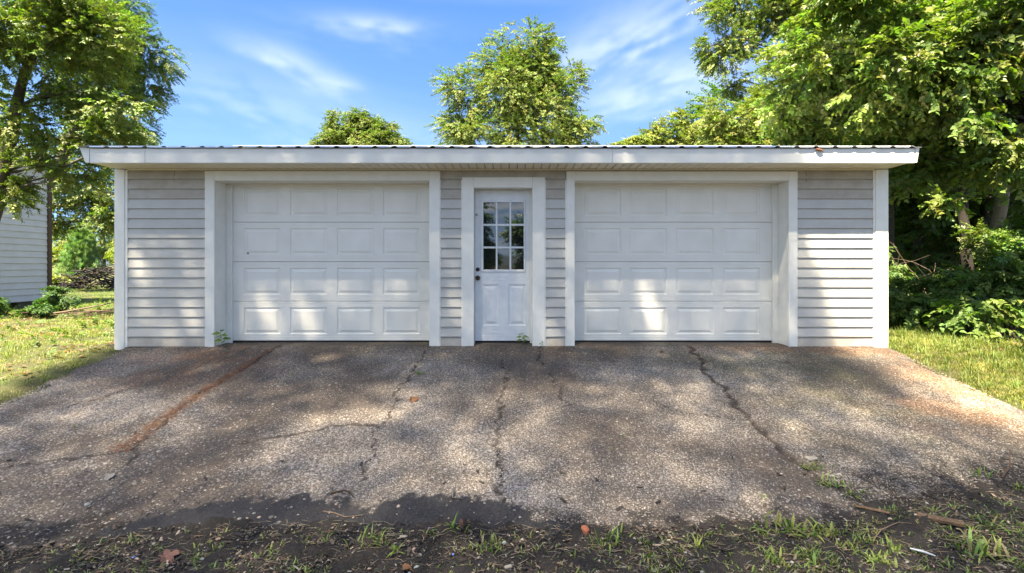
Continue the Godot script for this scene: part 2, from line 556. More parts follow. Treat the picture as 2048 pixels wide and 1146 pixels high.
func wet_at(x: float, z: float) -> float:       # the dark tarry patch at the foot of the drive
	if x < -2.7 or x > 0.5:
		return 0.0
	var top := 3.14 + 0.05 * sin(x * 4.1) + stain.get_noise_2d(x * 7.0, 3.0) * 0.12 + 0.25 * pow(clampf((x + 0.15) / 0.5, 0.0, 1.0), 2.0) + 0.25 * pow(clampf((-1.9 - x) / 0.7, 0.0, 1.0), 2.0)
	top += stain.get_noise_2d(x * 30.0, z * 30.0 + 8.0) * 0.09 + stain.get_noise_2d(x * 11.0, z * 11.0) * 0.08
	return clampf((z - top) / 0.035, 0.0, 1.0)

func drive_color(x: float, z: float) -> Color:
	var p := pale_at(x, z)
	var k := stain.get_noise_2d(x * 9.0, z * 9.0)
	var c := Color(0.132, 0.110, 0.094).lerp(Color(0.285, 0.255, 0.224), p)
	c *= 1.0 + k * 0.08
	# orange-brown washed along the left bay, by the right corner and along the right edge
	var rust := 0.45 * bump(x, z, -3.9, 0.6, 0.9, 0.7) + 0.5 * bump(x + stain.get_noise_2d(z * 6.0, x * 3.0) * 0.15, z, -3.3, 1.3, 0.08, 0.9) * clampf(0.5 + stain.get_noise_2d(x * 16.0, z * 9.0) * 2.2, 0.0, 1.0) + 0.95 * bump(x, z, 4.2, 1.85, 0.6, 0.3) + 1.1 * bump(x, z, 4.85, 1.5, 0.35, 0.8) + 1.1 * bump(x, z, 4.6, 0.2, 0.9, 0.2) + 0.9 * bump(x, z, 3.6, 0.1, 0.8, 0.15) + 0.45 * bump(x, z, -4.5, 0.2, 0.8, 0.25)
	rust *= clampf(0.7 + stain.get_noise_2d(x * 5.0 + 3.0, z * 5.0) * 1.3, 0.0, 1.2)
	c = c.lerp(Color(0.36, 0.195, 0.10) * (0.7 + 0.5 * p), clampf(rust, 0.0, 0.72))
	# green film on the right half, brown earth along the wall
	var moss := 0.55 * bump(x, z, 3.6, 1.4, 1.0, 1.2) + 0.5 * bump(x, z, 2.9, 0.5, 1.2, 0.4) + 0.45 * bump(x, z, -5.0, 0.12, 0.4, 0.15)
	c = c.lerp(Color(0.17, 0.16, 0.09), clampf(moss * (0.7 + stain.get_noise_2d(x * 4.0, z * 4.0 + 60.0)), 0.0, 0.65))
	var wall := clampf((0.42 - z) / 0.4, 0.0, 1.0) * (0.6 + stain.get_noise_2d(x * 5.0, 17.0) * 0.6)
	c = c.lerp(Color(0.15, 0.115, 0.08), clampf(wall, 0.0, 0.75))
	var ct: float = crack_tone.get(key(x, z), 0.0)
	c = c.lerp(Color(0.045, 0.032, 0.025), ct * 0.85)
	var edge := clampf((z - drive_end(x) + 0.16 + k * 0.2) / 0.14, 0.0, 1.0)
	if x < -2.6 or x > 2.4:
		edge = clampf((z - drive_end(x) + 0.5 + k * 0.5) / 0.45, 0.0, 1.0)
	c = c.lerp(Color(0.032, 0.026, 0.022), edge)
	c = c.lerp(Color(0.030, 0.030, 0.036), wet_at(x, z) * 0.93)
	c.a = 1.0
	return c

func drive_h(x: float, z: float) -> float:
	var y := drive_y(x, z)
	y -= crack_depth.get(key(x, z), 0.0)
	y -= 0.07 * clampf((z - drive_end(x) + 0.03) / 0.14, 0.0, 1.0)
	y += stain.get_noise_2d(x * 22.0, z * 22.0) * 0.004 * (1.0 - wet_at(x, z))
	return y

func grow(a: float, b: float, st: float) -> PackedFloat32Array:
	var r := PackedFloat32Array()
	var k := int(round((b - a) / st))
	for i in k + 1:
		r.append(a + (b - a) * i / k)
	return r

func ground() -> void:
	var xs := PackedFloat32Array([-600, -300, -160, -90, -55, -40, -32, -27, -23, -20, -18])
	xs.append_array(grow(-16.5, -7.0, 0.2))
	xs.append_array(grow(-6.96, 6.0, 0.032))
	xs.append_array(grow(6.2, 14.0, 0.2))
	xs.append_array(PackedFloat32Array([15.5, 18, 22, 28, 38, 60, 110, 220, 600]))
	var zs := PackedFloat32Array([-900, -400, -200, -120, -80, -60, -48, -40, -34, -30, -27, -24.5, -22.5])
	zs.append_array(grow(-21.0, 2.0, 0.2))
	zs.append_array(grow(2.06, 2.6, 0.06))
	zs.append_array(grow(2.63, 4.4, 0.03))
	zs.append_array(grow(4.46, 5.0, 0.09))
	zs.append_array(PackedFloat32Array([5.4, 6, 7, 9, 12, 16, 24, 40, 80, 200, 500]))
	var g := obj("ground", grid_mesh(xs, zs, func(x, z):
		var y := ground_y(x, z)
		if z > 2.4 and z < 5.0 and absf(x) < 6.0:
			y += stain.get_noise_2d(x * 18.0, z * 18.0) * 0.03 + stain.get_noise_2d(x * 44.0, z * 44.0) * 0.03 + stain.get_noise_2d(x * 5.0, z * 5.0) * 0.03
		return y, ground_color), M.earth)
	tag(g, "grass and bare earth round the garage and its drive", "ground", "", "structure")
	# cracks run up the drive, one under each door post
	lay_crack([[-3.15, -0.1], [-3.18, 0.17], [-3.26, 0.9], [-3.34, 1.42], [-3.32, 1.91], [-3.26, 2.36], [-3.1, 2.73]], 0.022, 0.014)
	lay_crack([[-1.1, -0.05], [-1.17, 0.9], [-1.25, 1.3], [-1.18, 1.6], [-1.21, 2.01], [-1.23, 2.36], [-1.18, 2.55], [-1.15, 2.92]], 0.013, 0.012)
	lay_crack([[-1.23, 2.1], [-1.56, 2.1], [-1.84, 2.21], [-2.08, 2.28], [-2.38, 2.4]], 0.02, 0.012)
	lay_crack([[-0.13, 0.5], [-0.07, 0.9], [-0.12, 1.6], [-0.14, 2.28], [-0.1, 2.79], [-0.08, 3.2]], 0.016, 0.014)
	lay_crack([[0.37, 0.0], [0.36, 0.68]], 0.016, 0.012)
	lay_crack([[0.46, 0.85], [0.51, 1.48], [0.56, 1.76]], 0.013, 0.01)
	lay_crack([[2.4, -0.04], [2.36, 0.43], [2.28, 0.9], [2.31, 1.36], [2.26, 1.76], [2.29, 2.15], [2.3, 2.44], [2.3, 2.59], [2.32, 2.73], [2.38, 2.95], [2.51, 3.15], [2.67, 3.31]], 0.026, 0.02)
	lay_crack([[1.43, 1.6], [1.73, 1.91], [2.17, 2.01]], 0.009, 0.006)
	lay_crack([[2.69, 2.1], [2.84, 2.44]], 0.01, 0.006)
	lay_crack([[-4.5, 1.75], [-4.1, 1.2], [-3.8, 0.8], [-3.75, 0.4]], 0.01, 0.008)
	lay_crack([[-3.2, 2.5], [-3.7, 2.65], [-4.3, 2.8]], 0.014, 0.008)
	var px := grow(-5.35, 5.2, 0.0125)
	var pz := grow(-0.3, 4.0, 0.0125)
	var d := obj("driveway", grid_mesh(px, pz, drive_h, drive_color, func(x, z):
		var j := stain.get_noise_2d(x * 3.0, z * 3.0 + 9.0)
		if x < -5.22 + j * 0.2 or x > 5.08 + j * 0.18 - maxf(0.0, 0.2 - z) * 0.1:
			return false
		if z > drive_end(x) + 0.05 + j * 0.09 + stain.get_noise_2d(x * 14.0, z * 14.0) * 0.06:
			return false
		return true), M.paving)
	tag(d, "worn pebbly drive sloping up to the garage doors, crossed by cracks", "driveway", "", "structure")

func stones() -> void:
	var st := MB.new()                    # a flattened, uneven pebble
	var ring := []
	for k in 6:
		var a := TAU * k / 6.0
		ring.append(Vector3(cos(a) * (1.0 if k % 2 else 0.85), 0.0, sin(a) * 0.72))
	for k in 6:
		var p: Vector3 = ring[k]
		var q: Vector3 = ring[(k + 1) % 6]
		st.out(Vector3(0, -0.3, 0), [p + Vector3(0, -0.35, 0), q + Vector3(0, -0.35, 0), q, p])
		st.out(Vector3(0, -0.3, 0), [p, q, q * 0.6 + Vector3(0, 0.38, 0), p * 0.6 + Vector3(0, 0.38, 0)])
		st.out(Vector3(0, -0.3, 0), [p * 0.6 + Vector3(0, 0.38, 0), q * 0.6 + Vector3(0, 0.38, 0), Vector3(0.05, 0.46, 0)])
	var mesh := st.mesh()
	rng.seed = 77
	var xf := []
	var cs := []
	var tries := 0
	while xf.size() < 95000 and tries < 260000:
		tries += 1
		var x := rng.randf_range(-5.25, 5.1)
		var z := rng.randf_range(0.05, 4.0)
		if z > drive_end(x) + 0.05:
			continue
		var p := pale_at(x, z)
		if rng.randf() > 0.2 + 0.8 * p or wet_at(x, z) > 0.4 and rng.randf() < 0.97:
			continue
		var ct: float = crack_tone.get(key(x, z), 0.0)
		if ct > 0.3 and rng.randf() < 0.8:
			continue
		var s := rng.randf_range(0.0035, 0.0085)
		if rng.randf() < 0.06:
			s *= 1.7
		if x < -1.5 and z > 1.8 and rng.randf() < 0.25:
			s *= 1.5
		var b := Basis(Vector3.UP, rng.randf() * TAU).scaled(Vector3(s, s * 0.6, s))
		xf.append(Transform3D(Basis(Vector3(1, 0, 0), rng.randf_range(-0.3, 0.3)) * b, Vector3(x, drive_h(x, z) + s * 0.05, z)))
		var g := rng.randf()
		var tone := Color(0.22, 0.19, 0.16).lerp(Color(0.50, 0.47, 0.43), g * g * (0.35 + 0.65 * p))
		if rng.randf() < 0.12:
			tone = Color(0.58, 0.55, 0.5)
		if rng.randf() < 0.15:
			tone = Color(0.27, 0.18, 0.12)
		var dc := drive_color(x, z)
		tone = tone.lerp(Color(dc.r * 1.25, dc.g * 1.25, dc.b * 1.25), 0.62)
		tone.a = 1.0
		cs.append(tone)
	for k in 3800:
		var x := rng.randf_range(-5.2, 5.0)
		var z := rng.randf_range(1.2, 4.2)
		if rng.randf() > 0.12 + 0.6 * clampf((-x - 0.8) / 2.5, 0.0, 1.0) + 0.5 * bump(x, z, 2.5, 3.0, 0.6, 0.4) + 0.35 * clampf((z - drive_end(x) + 0.4) * 2.0, 0.0, 1.0):
			continue
		var s := rng.randf_range(0.006, 0.014) * (1.5 if rng.randf() < 0.1 else 1.0)
		xf.append(Transform3D(Basis.from_euler(Vector3(rng.randf_range(-0.3, 0.3), rng.randf() * TAU, 0)) * Basis.from_scale(Vector3(s, s * 0.75, s)), Vector3(x, surface_y(x, z) + s * 0.3, z)))
		cs.append(tint(Color(0.24, 0.21, 0.175), 0.5))
	var o := many("pebbles", mesh, M.tinted, xf, cs)
	tag(o, "pale pebbles set in the worn surface of the drive", "pebbles", "", "stuff")

# ---------------------------------------------------------------- the garage
func raised_panel(w: float, h: float) -> ArrayMesh:
	var b := MB.new()
	var rings := [[0.0, 0.0], [0.008, -0.011], [0.026, -0.011], [0.056, -0.001]]
	var pt := func(i: float, z: float) -> Array:
		return [Vector3(i, i, z), Vector3(w - i, i, z), Vector3(w - i, h - i, z), Vector3(i, h - i, z)]
	for k in rings.size() - 1:
		var a: Array = pt.call(rings[k][0], rings[k][1])
		var d: Array = pt.call(rings[k + 1][0], rings[k + 1][1])
		for j in 4:
			b.quad(a[j], a[(j + 1) % 4], d[(j + 1) % 4], d[j])
	var m: Array = pt.call(rings[3][0], rings[3][1])
	b.quad(m[0], m[1], m[2], m[3])
	return b.mesh()

func faced(b: MB, x0: float, x1: float, y0: float, y1: float, z: float, holes: Array) -> void:   # a front face with a row of holes in it
	var x := x0
	for h in holes:
		b.quad(Vector3(x, h[2], z), Vector3(h[0], h[2], z), Vector3(h[0], h[3], z), Vector3(x, h[3], z))
		x = h[1]
	var pb: float = holes[0][2]
	var pt: float = holes[0][3]
	b.quad(Vector3(x, pb, z), Vector3(x1, pb, z), Vector3(x1, pt, z), Vector3(x, pt, z))
	for r in [[y0, pb], [pt, y1]]:       # plain rails above and below, with fine pressed lines
		var lo: float = r[0]
		var hi: float = r[1]
		var prof := [[lo, z]]
		if hi - lo > 0.06:
			for f in [0.35, 0.62]:
				var y := lerpf(lo, hi, f)
				prof.append([y - 0.004, z]); prof.append([y, z - 0.002]); prof.append([y + 0.004, z])
		prof.append([hi, z])
		for k in prof.size() - 1:
			b.quad(Vector3(x0, prof[k][0], prof[k][1]), Vector3(x1, prof[k][0], prof[k][1]), Vector3(x1, prof[k + 1][0], prof[k + 1][1]), Vector3(x0, prof[k + 1][0], prof[k + 1][1]))

func garage_door(g: Node3D, x0: float, x1: float, cols: Array, side: String) -> void:
	var z := -0.272
	var door := Node3D.new()
	door.name = "garage_door"
	g.add_child(door, true)
	var ys := [0.022, 0.580, 1.141, 1.701, 2.262]
	var ph := [[0.096, 0.472], [0.098, 0.474], [0.098, 0.472], [0.090, 0.470]]
	var pm := {}
	for r in 4:
		var b := MB.new()
		var y0: float = ys[r] + 0.002
		var y1: float = ys[r + 1] - 0.002
		var holes := []
		for c in cols:
			holes.append([c[0], c[1], ys[r] + ph[r][0], ys[r] + ph[r][1]])
		faced(b, x0, x1, y0 + 0.006, y1 - 0.006, z, holes)
		b.quad(Vector3(x0, y0, z - 0.006), Vector3(x1, y0, z - 0.006), Vector3(x1, y0 + 0.006, z), Vector3(x0, y0 + 0.006, z))
		b.quad(Vector3(x0, y1 - 0.006, z), Vector3(x1, y1 - 0.006, z), Vector3(x1, y1, z - 0.006), Vector3(x0, y1, z - 0.006))
		b.quad(Vector3(x0, y0, z - 0.04), Vector3(x1, y0, z - 0.04), Vector3(x1, y0, z - 0.006), Vector3(x0, y0, z - 0.006))
		b.quad(Vector3(x0, y1, z - 0.006), Vector3(x1, y1, z - 0.006), Vector3(x1, y1, z - 0.04), Vector3(x0, y1, z - 0.04))
		b.quad(Vector3(x1, y0, z - 0.04), Vector3(x0, y0, z - 0.04), Vector3(x0, y1, z - 0.04), Vector3(x1, y1, z - 0.04))
		obj("door_section", b.mesh(), M.door_white, door)
		for h in holes:
			var k := "%.3f %.3f" % [h[1] - h[0], h[3] - h[2]]
			if not pm.has(k):
				pm[k] = raised_panel(h[1] - h[0], h[3] - h[2])
			var p := obj("raised_panel", pm[k], M.door_white, door)
			p.position = Vector3(h[0], h[2], z)
	var s := MB.new()
	s.box(Vector3(x0, -0.02, z - 0.03), Vector3(x1, 0.021, z - 0.012), 0.002)
	obj("bottom_seal", s.mesh(), M.weather_seal, door)
	if side == "left":
		var pn := MB.new()
		pn.lathe(Vector3((496.0 - 1024.0) / 141.3, 1.095 + 23.5 / 141.3, z), Vector3(0, 0, 1), [[0.0, 0.012], [0.006, 0.011], [0.009, 0.004], [0.0095, 0.0]], 10)
		var bolt := obj("lock_cylinder", pn.mesh(), M.tarnished, door)
		tag(bolt, "small dark lock cylinder low on the second row", "", "")

func opening(g: Node3D, xl: float, xr: float, wl: float, wr: float, top: float, under: float, depth: float, stop_l: float, stop_r: float, called: String) -> void:
	var f := Node3D.new()
	f.name = called
	g.add_child(f, true)
	var zf := 0.034
	boxpart("side_casing", Vector3(xl - wl, -0.03, 0.0), Vector3(xl, top - 0.001, zf), M.white_trim, f, 0.006)
	boxpart("side_casing", Vector3(xr, -0.03, 0.0), Vector3(xr + wr, top - 0.001, zf), M.white_trim, f, 0.006)
	boxpart("head_casing", Vector3(xl, under, 0.0), Vector3(xr, top - 0.001, zf - 0.001), M.white_trim, f, 0.004)
	boxpart("jamb", Vector3(xl - 0.03, -0.03, -depth - 0.06), Vector3(xl - 0.001, under + 0.03, -0.001), M.white_trim, f, 0.0)
	boxpart("jamb", Vector3(xr + 0.001, -0.03, -depth - 0.06), Vector3(xr + 0.03, under + 0.03, -0.001), M.white_trim, f, 0.0)
	boxpart("head_jamb", Vector3(xl - 0.001, under + 0.001, -depth - 0.06), Vector3(xr + 0.001, under + 0.03, -0.002), M.white_trim, f, 0.0)
	if stop_l > 0.0:
		boxpart("stop", Vector3(xl - 0.0005, -0.02, -depth - 0.03), Vector3(xl + stop_l, under, -depth), M.white_trim, f, 0.004)
		boxpart("stop", Vector3(xr - stop_r, -0.02, -depth - 0.03), Vector3(xr + 0.0005, under, -depth), M.white_trim, f, 0.004)
		boxpart("head_stop", Vector3(xl + stop_l, under - 0.024, -depth - 0.03), Vector3(xr - stop_r, under + 0.0005, -depth - 0.001), M.white_trim, f, 0.004)

func siding_mesh(x0: float, x1: float, h: float) -> ArrayMesh:
	var b := MB.new()
	var p := [Vector2(0.004, 0.004), Vector2(0.025, 0.0), Vector2(0.0275, 0.004), Vector2(0.0085, h - 0.002), Vector2(0.004, h - 0.002)]   # z, y
	for k in p.size() - 1:
		var a: Vector2 = p[k]
		var d: Vector2 = p[k + 1]
		b.quad(Vector3(x0, a.y, a.x), Vector3(x1, a.y, a.x), Vector3(x1, d.y, d.x), Vector3(x0, d.y, d.x))
	for x in [x0, x1]:
		var o := []
		for q in p:
			o.append(Vector3(x, q.y, q.x))
		b.out(Vector3((x0 + x1) / 2.0, h / 2.0, 0.01), o)
	return b.mesh()

func garage() -> void:
	var g := thing("garage", "long low white garage with two panelled bay doors and a glazed entry door", "garage")
	# walls behind the cladding, with the openings left free
	var wl := Node3D.new(); wl.name = "front_wall"; g.add_child(wl)
	for s in [[-5.36, -4.061], [-1.091, -0.548], [0.307, 0.819], [3.779, 5.075]]:
		boxpart("wall_panel", Vector3(s[0], -0.2, -0.16), Vector3(s[1], 2.45, 0.0), M.siding, wl, 0.0)
	for s in [[-4.061, -1.091, 2.27], [-0.548, 0.307, 2.175], [0.819, 3.779, 2.27]]:
		boxpart("wall_panel", Vector3(s[0], s[2], -0.16), Vector3(s[1], 2.45, -0.004), M.siding, wl, 0.0)
	var pitch := 0.1337
	for s in [[-5.213, -4.157], [-0.974, -0.688], [0.458, 0.722], [3.866, 4.897]]:
		var m := siding_mesh(s[0], s[1], pitch)
		for k in 17:
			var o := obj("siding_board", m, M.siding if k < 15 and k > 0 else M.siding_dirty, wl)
			o.position = Vector3(0, -0.012 + k * pitch, 0.0)
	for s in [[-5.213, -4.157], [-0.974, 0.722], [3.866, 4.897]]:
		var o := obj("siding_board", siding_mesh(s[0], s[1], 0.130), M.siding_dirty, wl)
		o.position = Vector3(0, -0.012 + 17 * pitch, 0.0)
	# receiving channels at the ends of the cladding
	for x in [[-5.246, -5.211], [-0.688, -0.676], [0.446, 0.458], [0.722, 0.735], [4.896, 4.922], [-4.165, -4.156], [-0.975, -0.967], [3.864, 3.872]]:
		boxpart("edge_channel", Vector3(x[0], -0.02, 0.0015), Vector3(x[1], 2.386 if absf(x[0]) > 1.0 else 2.25, 0.027), M.white_trim, wl, 0.003)
	boxpart("corner_board", Vector3(-5.385, -0.06, -0.12), Vector3(-5.246, 2.392, 0.036), M.white_trim, g, 0.006)
	boxpart("corner_board", Vector3(4.922, -0.04, -0.12), Vector3(5.098, 2.392, 0.036), M.white_trim, g, 0.006)
	# other walls
	for x in [-5.36, 5.075]:
		var sw := Node3D.new(); sw.name = "side_wall"; g.add_child(sw, true)
		var sx: float = signf(x)
		var b := MB.new()
		b.prism(PackedVector3Array([Vector3(x - sx * 0.12, -0.2, -0.16), Vector3(x - sx * 0.12, 2.45, -0.16), Vector3(x - sx * 0.12, 3.25, -3.1), Vector3(x - sx * 0.12, 2.45, -6.3), Vector3(x - sx * 0.12, -0.2, -6.3)]), Vector3(sx * 0.12, 0, 0))
		obj("wall_panel", b.mesh(), M.siding, sw)
		var sm := siding_mesh(0.13, 6.3, pitch)
		for k in 18:
			var o := obj("siding_board", sm, M.siding, sw)
			o.basis = Basis(Vector3.UP, PI / 2 * sx)
			o.position = Vector3(x, -0.012 + k * pitch, 0.0 if sx > 0 else -6.43)
	boxpart("back_wall", Vector3(-5.24, -0.2, -6.3), Vector3(4.955, 2.6, -6.18), M.siding, g, 0.0)
	boxpart("floor_slab", Vector3(-5.2, -0.15, -6.15), Vector3(4.9, -0.02, -0.33), M.block, g, 0.0)
	# openings and doors
	opening(g, -4.030, -1.122, 0.126, 0.147, 2.371, 2.238, 0.24, 0.083, 0.030, "left_bay_frame")
	opening(g, 0.850, 3.748, 0.115, 0.116, 2.366, 2.240, 0.24, 0.030, 0.075, "right_bay_frame")
	opening(g, -0.517, 0.276, 0.159, 0.170, 2.285, 2.141, 0.15, 0.0, 0.0, "entry_frame")
	var lc := []
	for c in [[487.5, 560.5], [580.0, 654.0], [674.0, 747.0], [766.0, 839.0]]:
		lc.append([(c[0] - 1024.0) / 141.3, (c[1] - 1024.0) / 141.3])
	garage_door(g, -3.965, -1.10, lc, "left")
	var rc := []
	for c in [[1168.5, 1242.0], [1259.5, 1333.5], [1352.5, 1427.0], [1445.5, 1520.0]]:
		rc.append([(c[0] - 1024.0) / 141.3, (c[1] - 1024.0) / 141.3])
	garage_door(g, 0.84, 3.68, rc, "right")
	entry_door(g)
	# soffit: narrow boards from wall to fascia, on a darker backing
	var so := Node3D.new(); so.name = "soffit"; g.add_child(so)
	boxpart("soffit_backing", Vector3(-5.37, 2.411, 0.0), Vector3(5.12, 2.425, 0.412), M.soffit_joint, so, 0.0)
	var bm := MB.new()
	bm.box(Vector3(0.004, 2.396, 0.038), Vector3(0.1007, 2.410, 0.411), 0.004)
	var board := bm.mesh()
	var x := -5.372
	while x < 5.02:
		var o := obj("soffit_board", board, M.soffit, so)
		o.position.x = x
		x += 0.1067
	boxpart("soffit_rail", Vector3(-5.21, 2.378, 0.024), Vector3(4.9, 2.395, 0.037), M.soffit, so, 0.002)
	# fascia in three lengths
	var fa := Node3D.new(); fa.name = "fascia"; g.add_child(fa)
	for s in [[-5.375, -4.672], [-4.670, 1.278], [1.280, 5.130]]:
		boxpart("fascia_board", Vector3(s[0], 2.398, 0.412), Vector3(s[1], 2.578, 0.434), M.fascia, fa, 0.004)
	boxpart("fascia_lip", Vector3(-5.37, 2.393, 0.400), Vector3(5.125, 2.3975, 0.436), M.fascia, fa, 0.001)
	for e in [[-5.378, -5.498, -5.425], [5.133, 5.183, 5.150]]:
		var b := MB.new()
		b.prism(PackedVector3Array([Vector3(e[0], 2.583, 0.438), Vector3(e[1], 2.587, 0.438), Vector3(e[2], 2.398, 0.438), Vector3(e[0], 2.398, 0.438)]), Vector3(0, 3.54 * 0.240, -3.54))
		obj("rake_board", b.mesh(), M.fascia, fa)
	# ribbed sheet roof
	var ro := Node3D.new(); ro.name = "roof"; g.add_child(ro)
	var sheets := 11
	var sw2 := (5.186 + 5.500) / sheets
	for side in [1, -1]:
		for k in sheets:
			var b := MB.new()
			var x0 := -5.500 + k * sw2
			var prof := []
			var rib := sw2 / 4.0
			prof.append(Vector2(x0, 0.0))
			for r in 4:
				var c := x0 + rib * (r + 0.5)
				prof.append_array([Vector2(c - 0.038, 0.0), Vector2(c - 0.015, 0.017), Vector2(c + 0.015, 0.017), Vector2(c + 0.038, 0.0)])
			prof.append(Vector2(x0 + sw2 - 0.001, 0.0))
			var z0 := 0.468 if side == 1 else -6.7
			var y0 := 2.588
			for q in prof.size() - 1:
				var p0: Vector2 = prof[q]
				var p1: Vector2 = prof[q + 1]
				var yr := y0 + 0.240 * 3.57
				var lift := 0.0015
				var a := Vector3(p0.x, y0 + p0.y, z0)
				var c2 := Vector3(p1.x, y0 + p1.y, z0)
				var d := Vector3(p1.x, yr + p1.y, -3.1)
				var e2 := Vector3(p0.x, yr + p0.y, -3.1)
				var dn := Vector3(0, -0.003, 0)
				if side == 1:
					b.quad(a, c2, d, e2); b.quad(e2 + dn, d + dn, c2 + dn, a + dn); b.quad(a + dn, c2 + dn, c2, a)
				else:
					b.quad(c2, a, e2, d); b.quad(d + dn, e2 + dn, a + dn, c2 + dn); b.quad(c2 + dn, a + dn, a, c2)
			obj("roof_sheet", b.mesh(), M.roof_metal, ro)
	boxpart("ridge_cap", Vector3(-5.5, 3.440, -3.2), Vector3(5.186, 3.452, -3.0), M.roof_metal, ro, 0.004)
	boxpart("roof_deck", Vector3(-5.3, 2.43, -6.3), Vector3(5.05, 2.45, 0.40), M.soffit_joint, ro, 0.0)
	# hairline tears in the top boards of the cladding
	for t in [[-4.585, 2.30], [3.985, 2.29]]:
		var b := MB.new()
		b.tube([Vector3(t[0], t[1] + 0.085, 0.016), Vector3(t[0] + 0.012, t[1] + 0.03, 0.019), Vector3(t[0] - 0.004, t[1] - 0.02, 0.022), Vector3(t[0] + 0.010, t[1] - 0.075, 0.0275)], [0.001, 0.0025, 0.004, 0.001], 5)
		obj("split_seam", b.mesh(), M.bark_brown, wl)

func entry_door(g: Node3D) -> void:
	var d := Node3D.new()
	d.name = "entry_door"
	g.add_child(d)
	var z := -0.15
	var x0 := -0.513
	var x1 := 0.249
	var b := MB.new()
	# slab: window hole above, two panel holes below
	var W := [-0.434, 0.188, 0.998, 1.996]
	var holes := [[-0.412, -0.188, 0.254, 0.824], [-0.049, 0.190, 0.254, 0.824]]
	faced(b, x0, x1, 0.042, 0.96, z, holes)
	b.quad(Vector3(x0, 0.96, z), Vector3(x1, 0.96, z), Vector3(x1, W[2], z), Vector3(x0, W[2], z))
	b.quad(Vector3(x0, W[2], z), Vector3(W[0], W[2], z), Vector3(W[0], W[3], z), Vector3(x0, W[3], z))
	b.quad(Vector3(W[1], W[2], z), Vector3(x1, W[2], z), Vector3(x1, W[3], z), Vector3(W[1], W[3], z))
	b.quad(Vector3(x0, W[3], z), Vector3(x1, W[3], z), Vector3(x1, 2.137, z), Vector3(x0, 2.137, z))
	b.quad(Vector3(x0, 0.042, z - 0.04), Vector3(x1, 0.042, z - 0.04), Vector3(x1, 0.042, z), Vector3(x0, 0.042, z))
	b.quad(Vector3(x1, 0.042, z), Vector3(x1, 0.042, z - 0.04), Vector3(x1, 2.137, z - 0.04), Vector3(x1, 2.137, z))
	b.quad(Vector3(x0, 0.042, z - 0.04), Vector3(x0, 0.042, z), Vector3(x0, 2.137, z), Vector3(x0, 2.137, z - 0.04))
	obj("door_slab", b.mesh(), M.entry_white, d)
	for h in holes:
		var p := obj("raised_panel", raised_panel(h[1] - h[0], h[3] - h[2]), M.entry_white, d)
		p.position = Vector3(h[0], h[2], z)
	# glazing frame, bars, nine panes
	for s in [[W[0], W[0] + 0.036, W[2], W[3]], [W[1] - 0.025, W[1], W[2], W[3]], [W[0] + 0.036, W[1] - 0.025, W[2], W[2] + 0.034], [W[0] + 0.036, W[1] - 0.025, W[3] - 0.030, W[3]]]:
		boxpart("window_frame", Vector3(s[0], s[2], z - 0.03), Vector3(s[1], s[3], z + 0.014), M.entry_white, d, 0.006)
	var cx := [[-0.398, -0.225], [-0.202, -0.035], [-0.010, 0.163]]
	var ry := [[1.032, 1.3245], [1.352, 1.639], [1.667, 1.966]]
	for k in 2:
		boxpart("glazing_bar", Vector3(cx[k][1], 1.032, z - 0.012), Vector3(cx[k + 1][0], 1.966, z + 0.008), M.entry_white, d, 0.004)
		for c in 3:
			boxpart("glazing_bar", Vector3(cx[c][0], ry[k][1], z - 0.012), Vector3(cx[c][1], ry[k + 1][0], z + 0.0075), M.entry_white, d, 0.004)
	rng.seed = 4
	for c in cx:
		for r in ry:
			var q := boxpart("pane", Vector3(c[0] - 0.002, r[0] - 0.002, z - 0.011), Vector3(c[1] + 0.002, r[1] + 0.002, z - 0.006), M.glass, d, 0.0)
			q.basis = Basis.from_euler(Vector3(rng.randf_range(-0.0015, 0.0015), rng.randf_range(-0.0015, 0.0015), 0))
	var kn := MB.new()
	kn.lathe(Vector3(-0.474, 0.914, z), Vector3(0, 0, 1), [[0.0, 0.034], [0.006, 0.034], [0.010, 0.028], [0.012, 0.012], [0.030, 0.011], [0.036, 0.020], [0.046, 0.027], [0.058, 0.026], [0.066, 0.018], [0.069, 0.006], [0.0695, 0.0]], 24)
	obj("door_knob", kn.mesh(), M.brass, d)
	var db := MB.new()
	db.lathe(Vector3(-0.476, 1.034, z), Vector3(0, 0, 1), [[0.0, 0.028], [0.008, 0.028], [0.016, 0.022], [0.018, 0.012], [0.022, 0.011], [0.023, 0.0]], 20)
	obj("deadbolt", db.mesh(), M.tarnished, d)
	boxpart("strike_plate", Vector3(-0.511, 1.785, z + 0.0005), Vector3(-0.470, 1.792, z + 0.012), M.tarnished, d, 0.002)
	boxpart("strike_plate", Vector3(-0.511, 1.800, z + 0.0005), Vector3(-0.480, 1.806, z + 0.010), M.tarnished, d, 0.002)
	boxpart("threshold", Vector3(-0.516, -0.02, z - 0.06), Vector3(0.275, 0.012, z + 0.02), M.tarnished, d, 0.004)
	boxpart("door_sweep", Vector3(-0.513, 0.012, z - 0.035), Vector3(0.249, 0.041, z - 0.02), M.weather_seal, d, 0.0)
	boxpart("hinge_jamb", Vector3(0.251, 0.0, z - 0.06), Vector3(0.277, 2.141, z + 0.006), M.white_trim, d, 0.003)
	boxpart("interior_back", Vector3(-0.51, 0.1, z - 0.1), Vector3(0.24, 2.1, z - 0.06), M.dark, d, 0.0)

